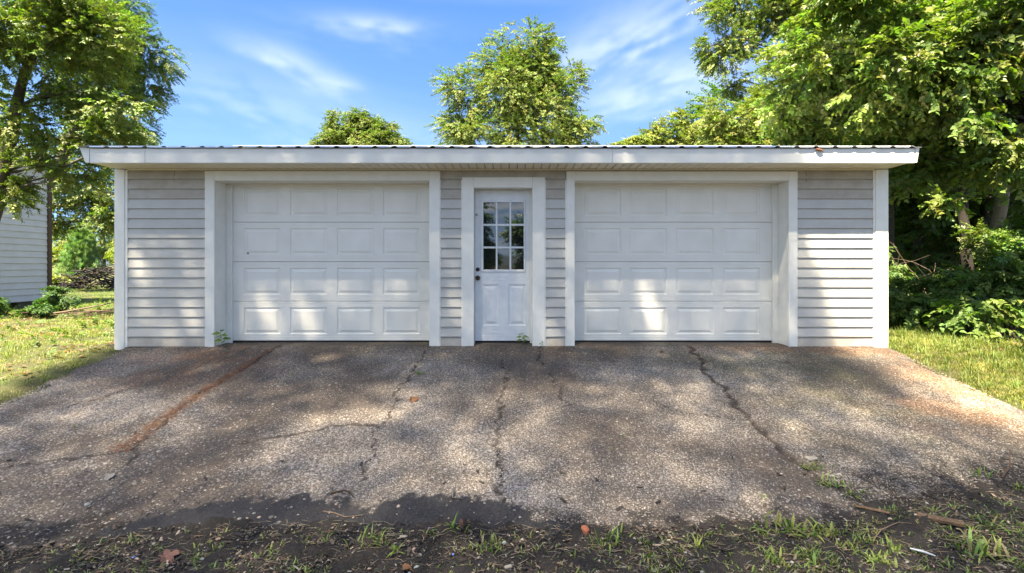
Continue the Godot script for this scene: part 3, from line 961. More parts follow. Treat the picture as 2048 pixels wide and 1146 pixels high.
func shed() -> void:
	var s := thing("shed", "pale clapboard shed with a brown corner post, left beyond the garage", "shed", Vector3(-12.9, 0, -7.0))
	var w := Node3D.new(); w.name = "side_wall"; s.add_child(w)
	boxpart("wall_panel", Vector3(-4.2, 0.13, 0.02), Vector3(-0.03, 3.8, 6.2), M.shed_white, w, 0.0)
	for k in 22:
		var o := obj("clapboard", siding_mesh(0.0, 6.2, 0.168), M.shed_white, w)
		o.basis = Basis(Vector3.UP, PI / 2)
		o.position = Vector3(-0.03, 0.126 + k * 0.168, 6.22)
	boxpart("corner_post", Vector3(-0.06, 0.10, -0.10), Vector3(0.02, 3.8, 0.018), M.old_wood, s, 0.006)
	for z in [0.3, 2.4, 4.4]:
		boxpart("foundation_block", Vector3(-0.5, -0.1, z), Vector3(-0.08, 0.125, z + 0.45), M.block, s, 0.01)
	var b := MB.new()
	b.prism(PackedVector3Array([Vector3(0.2, 3.78, -0.2), Vector3(0.2, 3.86, -0.2), Vector3(-2.1, 4.95, -0.2), Vector3(-4.5, 3.86, -0.2), Vector3(-4.5, 3.78, -0.2)]), Vector3(0, 0, 6.9))
	obj("roof", b.mesh(), M.shingle, s)

# ---------------------------------------------------------------- plants
var S := {}
func make_sprays() -> void:
	rng.seed = 200
	# name: leaves, leaf length, width, twig length, droop, heart-shaped
	for d in [["big", 9, 0.125, 0.115, 0.50, 0.55, true], ["mid", 15, 0.10, 0.052, 0.46, 0.35, false], ["fine", 24, 0.062, 0.034, 0.42, 0.25, false], ["far", 16, 0.19, 0.11, 0.85, 0.3, false], ["weed", 12, 0.085, 0.05, 0.30, 0.3, false]]:
		var b := MB.new()
		var L: float = d[4]
		b.col = Color(0.8, 0.55, 0.6)
		var tip := Vector3(L, -0.10 * L, 0)
		b.tube([Vector3.ZERO, Vector3(L * 0.5, 0.03 * L, 0.02), tip], [0.0035, 0.0025, 0.001], 3)
		for k in d[1]:
			var t: float = 0.1 + 0.9 * k / (d[1] - 1.0)
			var p := Vector3(L * t, 0.1 * L * t * (1.0 - 2.0 * t), 0.02 * sin(t * 9.0))
			var side := 1.0 if k % 2 else -1.0
			var dir := Vector3(0.55, rng.randf_range(-0.35, 0.25), side * rng.randf_range(0.5, 1.0)).normalized()
			var up := (Vector3.UP + rv(0.55)).normalized()
			var s := rng.randf_range(0.7, 1.15) * (1.0 - 0.25 * t)
			var g := rng.randf_range(0.72, 1.25)
			b.col = Color(g * rng.randf_range(0.85, 1.2), g, g * rng.randf_range(0.7, 1.1))
			b.leaf(p, dir, up, d[2] * s, d[3] * s, d[3] * s * rng.randf_range(0.05, 0.22), d[5] * rng.randf_range(0.1, 1.0), d[6])
			if d[6] == false and rng.randf() < 0.5:
				b.leaf(p + rv(0.03), (dir + rv(0.7)).normalized(), (up + rv(0.6)).normalized(), d[2] * s * 0.9, d[3] * s * 0.9, d[3] * s * 0.12, d[5] * rng.randf(), false)
		S[d[0]] = b.mesh()

func tint(base: Color, spread := 0.3) -> Color:
	var k := 1.0 + rng.randf_range(-spread, spread)
	var h := rng.randf_range(-0.18, 0.18)
	return Color(base.r * k * (1.0 + h), base.g * k, base.b * k * (1.0 - h * 0.5), 1.0)

func crown(parent: Node, called: String, blobs: Array, count: int, spray: String, size: Vector2, base: Color, mater: Material, lumps := 9, fill := 0.55, keep = null, alt := Color(0, 0, 0, 0)) -> Array:
	# blobs: [centre, radii]; each breaks up into lumps, and sprays sit mostly on the lumps' outsides
	var subs := []
	for b in blobs:
		var c: Vector3 = b[0]
		var r: Vector3 = b[1]
		for k in lumps:
			var d := rdir()
			var f := pow(rng.randf(), 0.45) * 0.85
			subs.append([c + d * r * f, r * rng.randf_range(0.26, 0.48), c, (r.x + r.y + r.z) / 3.0])
	var weights := []
	var total := 0.0
	for s in subs:
		var w: float = pow(s[3], 2.2)
		total += w
		weights.append(total)
	var xf := []
	var cs := []
	var guard := 0
	if lumps == 0:      # a wide, evenly leafed roof of foliage
		subs = []
		for b in blobs:
			subs.append([b[0], b[1], b[0] - Vector3(0, 2, 0), sqrt(b[1].x * b[1].z)])
			total += pow(b[2] * b[1].x * b[1].z, 1.0)
			weights.append(total)
	while xf.size() < count and guard < count * 3:
		guard += 1
		var at: int = weights.bsearch(rng.randf() * total)
		var s: Array = subs[mini(at, subs.size() - 1)]
		var d := rdir()
		var f := lerpf(fill, 1.0, sqrt(rng.randf()))
		if rng.randf() < 0.05:
			f *= rng.randf_range(1.1, 1.45)
		var p: Vector3 = s[0] + d * s[1] * f
		if lumps == 0:
			p = s[0] + s[1] * Vector3(rng.randf_range(-1, 1), rng.randf_range(-1, 1), rng.randf_range(-1, 1))
			p += Vector3(stain.get_noise_2d(p.z * 3.0, p.x * 1.5), 0, stain.get_noise_2d(p.x * 3.0, p.z * 1.5)) * 0.08
		if keep != null and not keep.call(p):
			continue
		var outward: Vector3 = (p - s[2]).normalized() * 0.7 + d * 0.4 + rv(0.45)
		outward.y = outward.y * 0.6 - 0.28
		if outward.length() < 0.1:
			continue
		outward = outward.normalized()
		var sc := rng.randf_range(size.x, size.y)
		xf.append(Transform3D(basis_along(outward, rng.randf_range(-1.0, 1.0), sc), p - outward * sc * 0.2 - parent.position))
		var col := base
		if alt.a > 0.0 and rng.randf() < 0.35:
			col = base.lerp(alt, rng.randf())
		cs.append(tint(col))
	many(called, S[spray], mater, xf, cs, parent)
	return subs

func limbs(parent: Node3D, from: Array, targets: Array, bark: Material, r0: float, count: int, sides := 5) -> void:
	# boughs from points on the trunk out to the lumps of the crown
	var order := range(targets.size())
	for k in mini(count, targets.size()):
		var t: Array = targets[order[(k * 7) % order.size()]]
		var goal: Vector3 = t[0] - parent.position
		var best: Vector3 = from[0]
		for p in from:
			if p.y < goal.y - 0.1 and (p - goal).length() < (best - goal).length() + 0.6:
				best = p
		var mid := best.lerp(goal, 0.5) + Vector3(0, 0.12 * (goal - best).length(), 0) + rv(0.12)
		var pts := []
		var rad := []
		for j in 7:
			var u := j / 6.0
			var q := best.lerp(mid, u).lerp(mid.lerp(goal, u), u)
			if j > 0 and j < 6:
				q += rv(0.025 * (goal - best).length())
			pts.append(q); rad.append(lerpf(r0, r0 * 0.22, u))
		var b := MB.new()
		b.tube(pts, rad, sides)
		obj("limb", b.mesh(), bark, parent)
		# side twigs off the bough
		for j in [2, 3, 4, 5]:
			var b2 := MB.new()
			var st: Vector3 = pts[j]
			var e: Vector3 = st + (rdir() + (goal - best).normalized() * 0.7) * (goal - best).length() * 0.22
			b2.tube([st, st.lerp(e, 0.5) + rv(0.05), e], [rad[j] * 0.5, rad[j] * 0.35, rad[j] * 0.12], 4)
			obj("twig", b2.mesh(), bark, parent)

func tree(called: String, label: String, at: Vector3, trunk: Array, rad: Array, bark: Material, blobs: Array, count: int, spray: String, size: Vector2, base: Color, n_limbs: int, opt := {}) -> Node3D:
	# trunk points are relative to the base; blobs are in world metres
	rng.seed = hash(label)
	var t := thing(called, label, opt.get("category", "tree"), at, opt.get("group", ""))
	var b := MB.new()
	var pts := []
	var rr := []
	for k in trunk.size() - 1:
		for j in 4:
			var u := j / 4.0
			pts.append(trunk[k].lerp(trunk[k + 1], u) + (rv(rad[k] * 0.35) if k + j > 0 else Vector3.ZERO))
			rr.append(lerpf(rad[k], rad[k + 1], u))
	pts.append(trunk[-1]); rr.append(rad[-1])
	b.tube(pts, rr, 10, 0.08, rng)
	obj("trunk", b.mesh(), bark, t)
	var subs := crown(t, "crown", blobs, count, spray, size, base, opt.get("mat", M.leaf), opt.get("lumps", 9), opt.get("fill", 0.55), opt.get("keep", null), opt.get("alt", Color(0, 0, 0, 0)))
	limbs(t, pts.slice(int(pts.size() * 0.4)), subs, bark, opt.get("limb_r", rad[-1] * 0.7), n_limbs)
	return t

func shrub(label: String, at: Vector3, r: Vector3, count: int, spray: String, size: Vector2, base: Color, group := "", called := "shrub") -> void:
	rng.seed = hash(label) + int(at.x * 31.0)
	var t := thing(called, label, "shrub", at, group)
	for k in 5:
		var b := MB.new()
		var e := Vector3(rng.randf_range(-0.6, 0.6) * r.x, r.y * rng.randf_range(0.8, 1.5), rng.randf_range(-0.6, 0.6) * r.z)
		b.tube([Vector3(rng.randf_range(-0.1, 0.1), -0.03, rng.randf_range(-0.1, 0.1)), e * 0.5 + rv(0.08), e], [0.016, 0.011, 0.004], 5)
		obj("stem", b.mesh(), M.bark_brown, t)
	crown(t, "foliage", [[at + Vector3(0, r.y * 0.95, 0), r]], count, spray, size, base, M.leaf_matte, 10, 0.4, func(p): return p.y > at.y + 0.02)

# rays of sun that must get through the canopy: points on the ground or wall, and their radius
var gaps := [
	[Vector3(-1.55, -0.36, 1.88), 0.20], [Vector3(-1.85, -0.37, 1.97), 0.12], [Vector3(-1.25, -0.36, 1.86), 0.14], [Vector3(-3.75, -0.13, 0.70), 0.12], [Vector3(-2.38, -0.08, 0.43), 0.09],
	[Vector3(-3.43, 0.33, -0.27), 0.085], [Vector3(-2.93, 0.36, -0.27), 0.075], [Vector3(1.90, 0.72, -0.27), 0.11], [Vector3(2.05, 0.25, -0.27), 0.07],
	[Vector3(-4.98, 0.55, 0.02), 0.09], [Vector3(-4.35, 0.45, 0.02), 0.08], [Vector3(-5.05, 1.05, 0.02), 0.06], [Vector3(-4.62, 0.2, 0.02), 0.06],
	[Vector3(-6.6, 0.0, -0.3), 0.9], [Vector3(-7.6, 0.0, 0.0), 0.9], [Vector3(-5.9, 0.0, -1.2), 0.6], [Vector3(-8.8, 0.0, -0.3), 0.7], [Vector3(-7.2, 0, -2.6), 0.7],
	[Vector3(-4.9, -0.42, 2.2), 0.12]]
func lets_sun(p: Vector3) -> bool:
	for g in gaps:
		var t: float = p.y - g[0].y
		var q: Vector3 = g[0] + SUN_TO * t
		if Vector2(q.x - p.x, q.z - p.z).length() < g[1] + 0.04 and (g[1] > 0.5 or rng.randf() < 0.6):
			return false
	return true

func trees() -> void:
	make_sprays()
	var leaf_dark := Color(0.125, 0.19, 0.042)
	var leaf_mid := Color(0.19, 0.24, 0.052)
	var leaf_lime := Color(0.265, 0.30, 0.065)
	# behind the garage
	tree("broad_tree", "tall rounded bright green tree directly behind the middle of the garage", Vector3(0.1, 0, -9.5), [Vector3.ZERO, Vector3(0.05, 2.2, 0), Vector3(0.0, 4.6, 0.1), Vector3(0.2, 6.6, 0)], [0.20, 0.16, 0.11, 0.05], M.bark_grey,
		[[Vector3(0.1, 6.7, -9.5), Vector3(2.1, 1.7, 2.0)], [Vector3(0.45, 8.05, -9.5), Vector3(1.25, 1.1, 1.2)], [Vector3(-1.5, 6.6, -9.4), Vector3(1.0, 1.2, 1.0)], [Vector3(1.65, 6.4, -9.6), Vector3(1.0, 1.4, 1.1)], [Vector3(-1.2, 5.3, -9.2), Vector3(1.2, 0.8, 1.1)], [Vector3(1.7, 5.2, -9.3), Vector3(1.2, 0.8, 1.1)], [Vector3(0.1, 5.3, -8.9), Vector3(1.5, 1.1, 1.0)], [Vector3(-0.6, 7.6, -9.6), Vector3(0.9, 0.9, 0.8)], [Vector3(0.9, 7.2, -9.2), Vector3(1.2, 1.1, 1.0)], [Vector3(2.15, 5.6, -9.2), Vector3(0.9, 0.7, 0.9)], [Vector3(-1.9, 5.6, -9.3), Vector3(0.8, 0.7, 0.8)]],
		6800, "mid", Vector2(0.52, 0.9), leaf_mid, 26, {"alt": leaf_lime, "lumps": 15, "fill": 0.45, "mat": M.leaf_matte})
	tree("round_tree", "smaller round green tree behind the left half of the garage roof", Vector3(-7.1, 0, -16), [Vector3.ZERO, Vector3(0.05, 3.0, 0), Vector3(0.0, 6.6, 0)], [0.2, 0.15, 0.07], M.bark_grey,
		[[Vector3(-7.1, 7.3, -16), Vector3(1.5, 1.0, 1.5)], [Vector3(-8.4, 6.85, -16), Vector3(0.95, 0.8, 1.0)], [Vector3(-5.7, 6.75, -16), Vector3(1.0, 0.6, 1.0)], [Vector3(-7.0, 7.85, -16), Vector3(0.9, 0.6, 0.8)], [Vector3(-8.0, 7.4, -16), Vector3(0.9, 0.8, 0.8)], [Vector3(-6.1, 7.3, -16), Vector3(0.9, 0.7, 0.8)], [Vector3(-7.2, 6.7, -15.8), Vector3(1.6, 0.7, 1.2)]],
		4000, "mid", Vector2(0.6, 1.0), leaf_mid, 12, {"alt": leaf_lime, "lumps": 14, "fill": 0.35, "mat": M.leaf_matte})
	tree("small_tree", "small treetop just showing over the roof left of the tall rounded tree", Vector3(-3.1, 0, -15.3), [Vector3.ZERO, Vector3(0.05, 3.0, 0), Vector3(0.0, 5.6, 0)], [0.12, 0.09, 0.04], M.bark_grey,
		[[Vector3(-3.1, 5.9, -15.3), Vector3(0.55, 0.5, 0.6)], [Vector3(-2.5, 5.7, -15.3), Vector3(0.6, 0.4, 0.6)]], 260, "mid", Vector2(0.8, 1.2), leaf_lime, 5, {"mat": M.leaf_matte})
	tree("low_tree", "low spreading yellow-green tree over the right half of the roof", Vector3(5.2, 0, -10.3), [Vector3.ZERO, Vector3(0.1, 2.2, 0), Vector3(0.3, 4.8, 0)], [0.14, 0.11, 0.05], M.bark_grey,
		[[Vector3(4.5, 5.4, -10.3), Vector3(1.1, 0.65, 1.0)], [Vector3(5.6, 5.4, -10.3), Vector3(1.0, 0.8, 1.0)], [Vector3(6.1, 6.0, -10.4), Vector3(0.4, 0.9, 0.5)], [Vector3(3.7, 5.15, -10.3), Vector3(0.6, 0.4, 0.7)]],
		1100, "mid", Vector2(0.75, 1.15), leaf_lime, 12, {"mat": M.leaf_matte, "lumps": 7})
	tree("bushy_tree", "bushy yellow-green tree under the tall dark crown, behind the roof's right end", Vector3(7.4, 0, -8.6), [Vector3.ZERO, Vector3(0.0, 2.2, 0), Vector3(0.1, 5.0, 0)], [0.16, 0.12, 0.05], M.bark_grey,
		[[Vector3(7.0, 5.4, -8.6), Vector3(1.1, 1.2, 1.1)], [Vector3(8.2, 5.6, -8.4), Vector3(1.3, 1.3, 1.1)], [Vector3(7.6, 4.4, -8.2), Vector3(1.5, 0.9, 1.0)], [Vector3(6.3, 4.9, -8.5), Vector3(0.7, 0.7, 0.7)]],
		2800, "mid", Vector2(0.6, 1.0), leaf_lime, 14, {"mat": M.leaf_matte, "alt": leaf_mid})
	tree("tall_tree", "tall deep green tree rising out of the frame behind the right end", Vector3(9.4, 0, -9.6), [Vector3.ZERO, Vector3(0.0, 3.2, 0), Vector3(-0.2, 7.2, 0), Vector3(-0.2, 10.0, 0)], [0.28, 0.22, 0.15, 0.06], M.bark_grey,
		[[Vector3(6.9, 8.4, -9.4), Vector3(1.0, 1.4, 1.2)], [Vector3(7.2, 6.95, -9.3), Vector3(0.55, 0.6, 0.6)], [Vector3(8.6, 8.8, -9.4), Vector3(1.7, 1.7, 1.6)], [Vector3(9.8, 10.8, -9.6), Vector3(2.6, 1.9, 2.2)], [Vector3(10.4, 7.4, -9.2), Vector3(1.6, 1.6, 1.6)], [Vector3(7.4, 9.8, -9.5), Vector3(1.2, 1.2, 1.3)]],
		5600, "mid", Vector2(0.55, 0.95), leaf_mid, 22, {"lumps": 11, "alt": leaf_lime})
	# the big-leaved tree hanging over the right end of the roof, its trunk outside the frame
	var rb := tree("overhanging_tree", "near tree with large heart-shaped leaves spreading over the roof's right end", Vector3(8.0, -0.02, 0.1), [Vector3.ZERO, Vector3(-0.2, 1.2, 0), Vector3(-0.5, 2.4, -0.1), Vector3(-1.0, 3.7, -0.3)], [0.15, 0.12, 0.09, 0.045], M.bark_dark,
		[[Vector3(4.7, 4.05, -0.9), Vector3(0.9, 0.75, 0.7)], [Vector3(4.3, 3.62, -1.5), Vector3(0.7, 0.42, 0.6)], [Vector3(5.45, 4.0, -0.3), Vector3(0.95, 0.85, 0.8)], [Vector3(6.2, 4.1, 0.1), Vector3(0.9, 0.85, 0.7)], [Vector3(5.2, 4.75, -0.6), Vector3(1.2, 0.7, 0.8)], [Vector3(6.05, 3.2, 0.0), Vector3(0.7, 0.45, 0.5)], [Vector3(5.35, 3.3, -1.2), Vector3(0.85, 0.28, 0.7)], [Vector3(6.8, 2.6, 0.0), Vector3(0.55, 0.55, 0.5)], [Vector3(6.9, 4.6, 0.2), Vector3(1.2, 1.2, 0.9)], [Vector3(6.2, 1.95, -0.3), Vector3(0.32, 0.16, 0.3)], [Vector3(6.6, 3.4, -1.0), Vector3(0.8, 0.7, 0.7)], [Vector3(7.3, 3.2, -0.6), Vector3(0.8, 0.9, 0.7)], [Vector3(6.35, 2.45, -0.7), Vector3(0.5, 0.35, 0.5)], [Vector3(6.9, 2.9, -1.2), Vector3(0.7, 0.5, 0.6)]],
		4300, "big", Vector2(0.42, 0.78), Color(0.20, 0.275, 0.06), 26, {"lumps": 8, "alt": Color(0.19, 0.21, 0.04), "limb_r": 0.022, "keep": func(p): return p.y > 2.62 + clampf(-p.z, 0.0, 3.1) * 0.240 + 0.18 or p.x > 5.5})
	tree("woodland_tree", "leafy tree filling the gap above the right side wall, trunk hidden", Vector3(8.6, 0, -4.6), [Vector3.ZERO, Vector3(0.0, 2.2, 0), Vector3(-0.1, 5.2, 0)], [0.15, 0.12, 0.06], M.bark_grey,
		[[Vector3(7.4, 4.6, -4.4), Vector3(1.3, 1.2, 1.2)], [Vector3(8.6, 5.8, -4.6), Vector3(1.6, 1.5, 1.4)], [Vector3(6.6, 5.4, -4.4), Vector3(1.0, 0.9, 1.0)], [Vector3(8.8, 3.8, -4.4), Vector3(1.5, 1.0, 1.3)], [Vector3(7.0, 3.4, -4.6), Vector3(0.9, 0.6, 0.9)]],
		3600, "mid", Vector2(0.65, 1.0), leaf_mid, 18, {"alt": leaf_lime})
	# the wood on the right
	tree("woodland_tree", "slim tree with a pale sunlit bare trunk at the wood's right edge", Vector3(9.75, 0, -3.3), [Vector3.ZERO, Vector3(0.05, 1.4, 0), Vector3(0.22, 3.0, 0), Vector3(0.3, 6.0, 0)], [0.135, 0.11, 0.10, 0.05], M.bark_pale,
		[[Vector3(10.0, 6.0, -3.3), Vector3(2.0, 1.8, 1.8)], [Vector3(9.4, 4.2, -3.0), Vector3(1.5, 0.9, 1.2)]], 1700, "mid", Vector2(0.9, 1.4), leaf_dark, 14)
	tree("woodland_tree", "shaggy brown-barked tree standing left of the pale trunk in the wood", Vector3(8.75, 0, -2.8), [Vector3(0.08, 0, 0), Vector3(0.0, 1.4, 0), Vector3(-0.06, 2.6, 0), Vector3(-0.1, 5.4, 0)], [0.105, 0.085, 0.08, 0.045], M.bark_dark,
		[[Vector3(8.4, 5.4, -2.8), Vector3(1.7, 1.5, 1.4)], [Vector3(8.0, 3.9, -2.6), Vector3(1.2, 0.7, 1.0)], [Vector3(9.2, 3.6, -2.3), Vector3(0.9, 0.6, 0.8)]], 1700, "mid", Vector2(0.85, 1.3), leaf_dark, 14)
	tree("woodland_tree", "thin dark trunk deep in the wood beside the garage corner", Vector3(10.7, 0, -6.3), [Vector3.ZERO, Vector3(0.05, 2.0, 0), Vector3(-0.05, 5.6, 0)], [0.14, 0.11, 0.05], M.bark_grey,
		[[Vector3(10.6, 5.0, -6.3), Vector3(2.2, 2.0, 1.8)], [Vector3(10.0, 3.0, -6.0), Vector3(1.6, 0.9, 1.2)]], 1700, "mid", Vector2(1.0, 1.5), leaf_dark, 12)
	var far_wood := [[13.0, -9.0], [11.6, -5.4], [14.4, -8.4], [11.5, -12.0], [16.5, -12.5], [9.2, -13.0], [17.4, -11.0], [14.0, -17.0], [10.2, -18.0], [20.0, -17.0], [21.0, -15.2], [24.0, -17.0]]
	for k in far_wood.size():
		var p := Vector3(far_wood[k][0], 0, far_wood[k][1])
		var h := 5.4 + fmod(k * 1.7, 2.6)
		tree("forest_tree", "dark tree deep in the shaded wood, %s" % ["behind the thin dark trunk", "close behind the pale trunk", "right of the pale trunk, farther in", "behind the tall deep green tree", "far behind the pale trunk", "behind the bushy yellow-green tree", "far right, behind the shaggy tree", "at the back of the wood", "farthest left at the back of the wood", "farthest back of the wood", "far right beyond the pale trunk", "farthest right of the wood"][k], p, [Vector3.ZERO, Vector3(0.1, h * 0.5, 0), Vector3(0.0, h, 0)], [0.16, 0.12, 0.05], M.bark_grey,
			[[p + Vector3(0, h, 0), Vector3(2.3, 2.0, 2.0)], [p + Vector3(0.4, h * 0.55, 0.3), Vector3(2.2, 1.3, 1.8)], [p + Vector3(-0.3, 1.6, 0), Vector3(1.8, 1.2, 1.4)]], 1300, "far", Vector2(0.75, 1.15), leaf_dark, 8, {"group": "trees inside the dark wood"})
	tree("sapling", "leafy young tree close beside the garage's right corner", Vector3(7.1, 0, -3.7), [Vector3.ZERO, Vector3(0.05, 1.2, 0), Vector3(0.0, 2.8, 0)], [0.035, 0.028, 0.012], M.bark_grey,
		[[Vector3(6.9, 2.3, -3.6), Vector3(0.75, 0.7, 0.6)], [Vector3(7.3, 1.45, -3.4), Vector3(0.8, 0.5, 0.6)], [Vector3(7.6, 2.7, -3.6), Vector3(0.7, 0.6, 0.6)]], 420, "mid", Vector2(0.6, 1.0), leaf_mid, 8, {"lumps": 7})
	tree("sapling", "small leafy sapling half hiding the shaggy trunk", Vector3(8.5, 0, -2.2), [Vector3.ZERO, Vector3(-0.05, 0.8, 0), Vector3(0.05, 1.7, 0)], [0.025, 0.02, 0.008], M.bark_grey,
		[[Vector3(8.45, 1.55, -2.2), Vector3(0.35, 0.35, 0.35)]], 70, "mid", Vector2(0.6, 1.0), leaf_mid, 4, {"lumps": 6})
	# left
	tree("leaning_tree", "near leafy tree on the left whose leaning trunk enters at the frame's edge", Vector3(-10.75, 0, -3.0), [Vector3.ZERO, Vector3(0.35, 1.5, 0), Vector3(0.68, 2.9, 0), Vector3(1.1, 4.6, 0), Vector3(1.5, 6.2, 0)], [0.15, 0.13, 0.115, 0.08, 0.04], M.bark_grey,
		[[Vector3(-8.95, 5.1, -3.0), Vector3(1.5, 1.2, 1.2)], [Vector3(-8.1, 5.5, -2.8), Vector3(0.8, 0.8, 0.9)], [Vector3(-7.8, 4.25, -3.0), Vector3(0.75, 0.6, 0.8)], [Vector3(-9.5, 3.9, -3.0), Vector3(1.2, 0.9, 1.0)], [Vector3(-9.6, 5.9, -2.8), Vector3(1.5, 1.2, 1.2)], [Vector3(-8.15, 3.5, -3.0), Vector3(0.7, 0.42, 0.7)], [Vector3(-8.8, 6.4, -2.6), Vector3(1.0, 0.9, 1.0)], [Vector3(-9.9, 2.7, -2.9), Vector3(0.7, 0.6, 0.6)], [Vector3(-8.9, 3.0, -3.2), Vector3(0.6, 0.35, 0.6)]],
		4200, "mid", Vector2(0.5, 0.85), Color(0.215, 0.27, 0.056), 26, {"alt": Color(0.19, 0.21, 0.035), "lumps": 9})
	tree("dark_tree", "dark fine-leaved tree showing past the near left tree's right side", Vector3(-15.9, 0, -9.3), [Vector3.ZERO, Vector3(0.5, 3.0, 0), Vector3(2.8, 7.4, 0)], [0.22, 0.17, 0.07], M.bark_grey,
		[[Vector3(-11.9, 8.2, -9.3), Vector3(1.1, 1.5, 1.2)], [Vector3(-11.8, 6.9, -9.3), Vector3(0.9, 1.0, 0.9)], [Vector3(-13.2, 7.4, -9.3), Vector3(1.7, 2.0, 1.5)], [Vector3(-12.6, 5.6, -9.3), Vector3(1.1, 0.9, 1.0)], [Vector3(-13.2, 9.6, -9.3), Vector3(1.5, 1.2, 1.3)]],
		3000, "fine", Vector2(0.8, 1.2), leaf_dark, 18)
	tree("hanging_tree", "leafy tree with low hanging boughs between the shed and the garage", Vector3(-19.6, 0, -13.0), [Vector3.ZERO, Vector3(0.3, 2.4, 0), Vector3(1.9, 5.6, 0)], [0.2, 0.15, 0.07], M.bark_grey,
		[[Vector3(-17.3, 4.6, -13.0), Vector3(2.2, 1.6, 1.8)], [Vector3(-16.2, 4.4, -12.6), Vector3(1.3, 1.5, 1.3)], [Vector3(-15.9, 2.9, -12.6), Vector3(1.1, 0.9, 1.0)], [Vector3(-18.2, 3.0, -12.8), Vector3(1.4, 0.8, 1.2)], [Vector3(-16.6, 6.4, -13.0), Vector3(1.9, 1.3, 1.6)]],
		1900, "mid", Vector2(0.8, 1.2), leaf_mid, 16, {"alt": leaf_lime})
	# a soft young pine beside the brush heap
	var pn := thing("pine_sapling", "soft blue-green young pine beyond the brush heap", "tree", Vector3(-20.9, 0, -17.2))
	var pb := MB.new()
	pb.tube([Vector3(0, 0, 0), Vector3(0.03, 1.4, 0), Vector3(0, 2.7, 0)], [0.05, 0.035, 0.01], 6)
	obj("trunk", pb.mesh(), M.bark_brown, pn)
	var nb := MB.new()
	rng.seed = 61
	for k in 46:
		var dd := (rdir() + Vector3(0.6, 0.2, 0)).normalized()
		nb.blade(Vector3.ZERO, Vector3(dd.x, 0, dd.z), 0.13 + dd.y * 0.1, 0.006, 0.13)
	S["needles"] = nb.mesh()
	var px := []
	var pc := []
	for k in 900:
		var h := rng.randf_range(0.5, 2.75)
		var rr := sqrt(maxf(2.85 - h, 0.0)) * 0.66 * sqrt(rng.randf())
		var a := rng.randf() * TAU
		px.append(Transform3D(Basis(Vector3.UP, rng.randf() * TAU).scaled(Vector3.ONE * rng.randf_range(0.9, 1.6)), Vector3(cos(a) * rr, h, sin(a) * rr)))
		pc.append(tint(Color(0.19, 0.29, 0.125)))
	many("needles", S["needles"], M.grass_blade, px, pc, pn)
	for k in 9:
		var b := MB.new()
		var a := k * 2.4
		var h := 0.5 + k * 0.24
		var e := Vector3(cos(a) * (2.9 - h) * 0.42, h + 0.25, sin(a) * (2.9 - h) * 0.42)
		b.tube([Vector3(0, h, 0), e], [0.014, 0.005], 4)
		obj("branch", b.mesh(), M.bark_brown, pn)
	shrub("bright yellow-green bush right of the young pine", Vector3(-17.2, 0, -17.5), Vector3(1.2, 0.9, 1.0), 420, "mid", Vector2(0.9, 1.4), leaf_lime)
	shrub("bright yellow-green bush left of the young pine", Vector3(-23.4, 0, -19.5), Vector3(1.3, 1.3, 1.0), 420, "mid", Vector2(0.9, 1.4), leaf_lime)
	shrub("loose green bush at the foot of the young pine", Vector3(-21.2, 0, -16.3), Vector3(1.0, 0.42, 0.7), 260, "mid", Vector2(0.9, 1.4), leaf_lime)
	var far := [[-30, -34, 5.0], [-40, -44, 6.5], [-26, -30, 4.4], [-52, -56, 7.5], [-34, -52, 7.0], [-22, -27, 4.6], [-62, -62, 8.0], [-44, -62, 8.0], [-18, -34, 6.0], [-12, -40, 5.0], [30, -30, 6.5], [38, -36, 7.5], [-24.5, -38, 6.0]]
	for k in far.size():
		var p := Vector3(far[k][0], 0, far[k][1])
		var h: float = far[k][2]
		tree("distant_tree", "distant sunlit tree beyond the field, %s" % ["behind the young pine", "right of the fence post", "above the brush heap", "far behind the fence post", "behind the garage's left end", "close behind the yellow-green bushes", "farthest left behind the shed", "farthest back behind the fence post", "hidden behind the small round tree", "hidden behind the middle of the garage", "behind the wood's right side", "behind the wood, farthest right", "behind the left end of the roof"][k], p, [Vector3.ZERO, Vector3(0.1, h * 0.4, 0), Vector3(0.0, h * 0.8, 0)], [0.2, 0.15, 0.06], M.bark_grey,
			[[p + Vector3(0, h * 0.62, 0), Vector3(h * 0.42, h * 0.4, h * 0.4)], [p + Vector3(h * 0.2, h * 0.35, 0), Vector3(h * 0.35, h * 0.25, h * 0.3)]], 800, "far", Vector2(0.8, 1.6), leaf_lime if k % 3 else leaf_mid, 5, {"group": "distant trees beyond the left lawn", "mat": M.leaf_matte})
	# behind the camera: the trees that shade the drive, and what the door's panes mirror
	tree("shade_tree", "tall shade tree behind the viewer, left of the drive", Vector3(-11.6, -0.66, 10.6), [Vector3.ZERO, Vector3(0.1, 4.4, 0.3), Vector3(0.5, 9.0, 0.5), Vector3(1.2, 12.6, 0.6)], [0.34, 0.28, 0.2, 0.08], M.bark_grey,
		[[Vector3(-6.65, 12.9, 5.7), Vector3(2.25, 0.8, 1.4), 1.95], [Vector3(-6.7, 13.1, 9.1), Vector3(2.3, 0.9, 2.1), 1.15]],
		47000, "mid", Vector2(0.19, 0.31), leaf_mid, 2, {"keep": lets_sun, "lumps": 0})
	tree("shade_tree", "tall shade tree behind the viewer, right of the drive", Vector3(1.6, -0.66, 13.4), [Vector3.ZERO, Vector3(-0.1, 4.6, -0.2), Vector3(-0.3, 9.0, -0.8), Vector3(-0.8, 12.8, -1.4)], [0.34, 0.27, 0.2, 0.08], M.bark_grey,
		[[Vector3(-1.8, 12.9, 5.7), Vector3(2.6, 0.8, 1.4), 1.95], [Vector3(-1.8, 13.1, 9.1), Vector3(2.6, 0.9, 2.1), 1.05]],
		50000, "mid", Vector2(0.19, 0.31), leaf_mid, 2, {"keep": lets_sun, "lumps": 0})
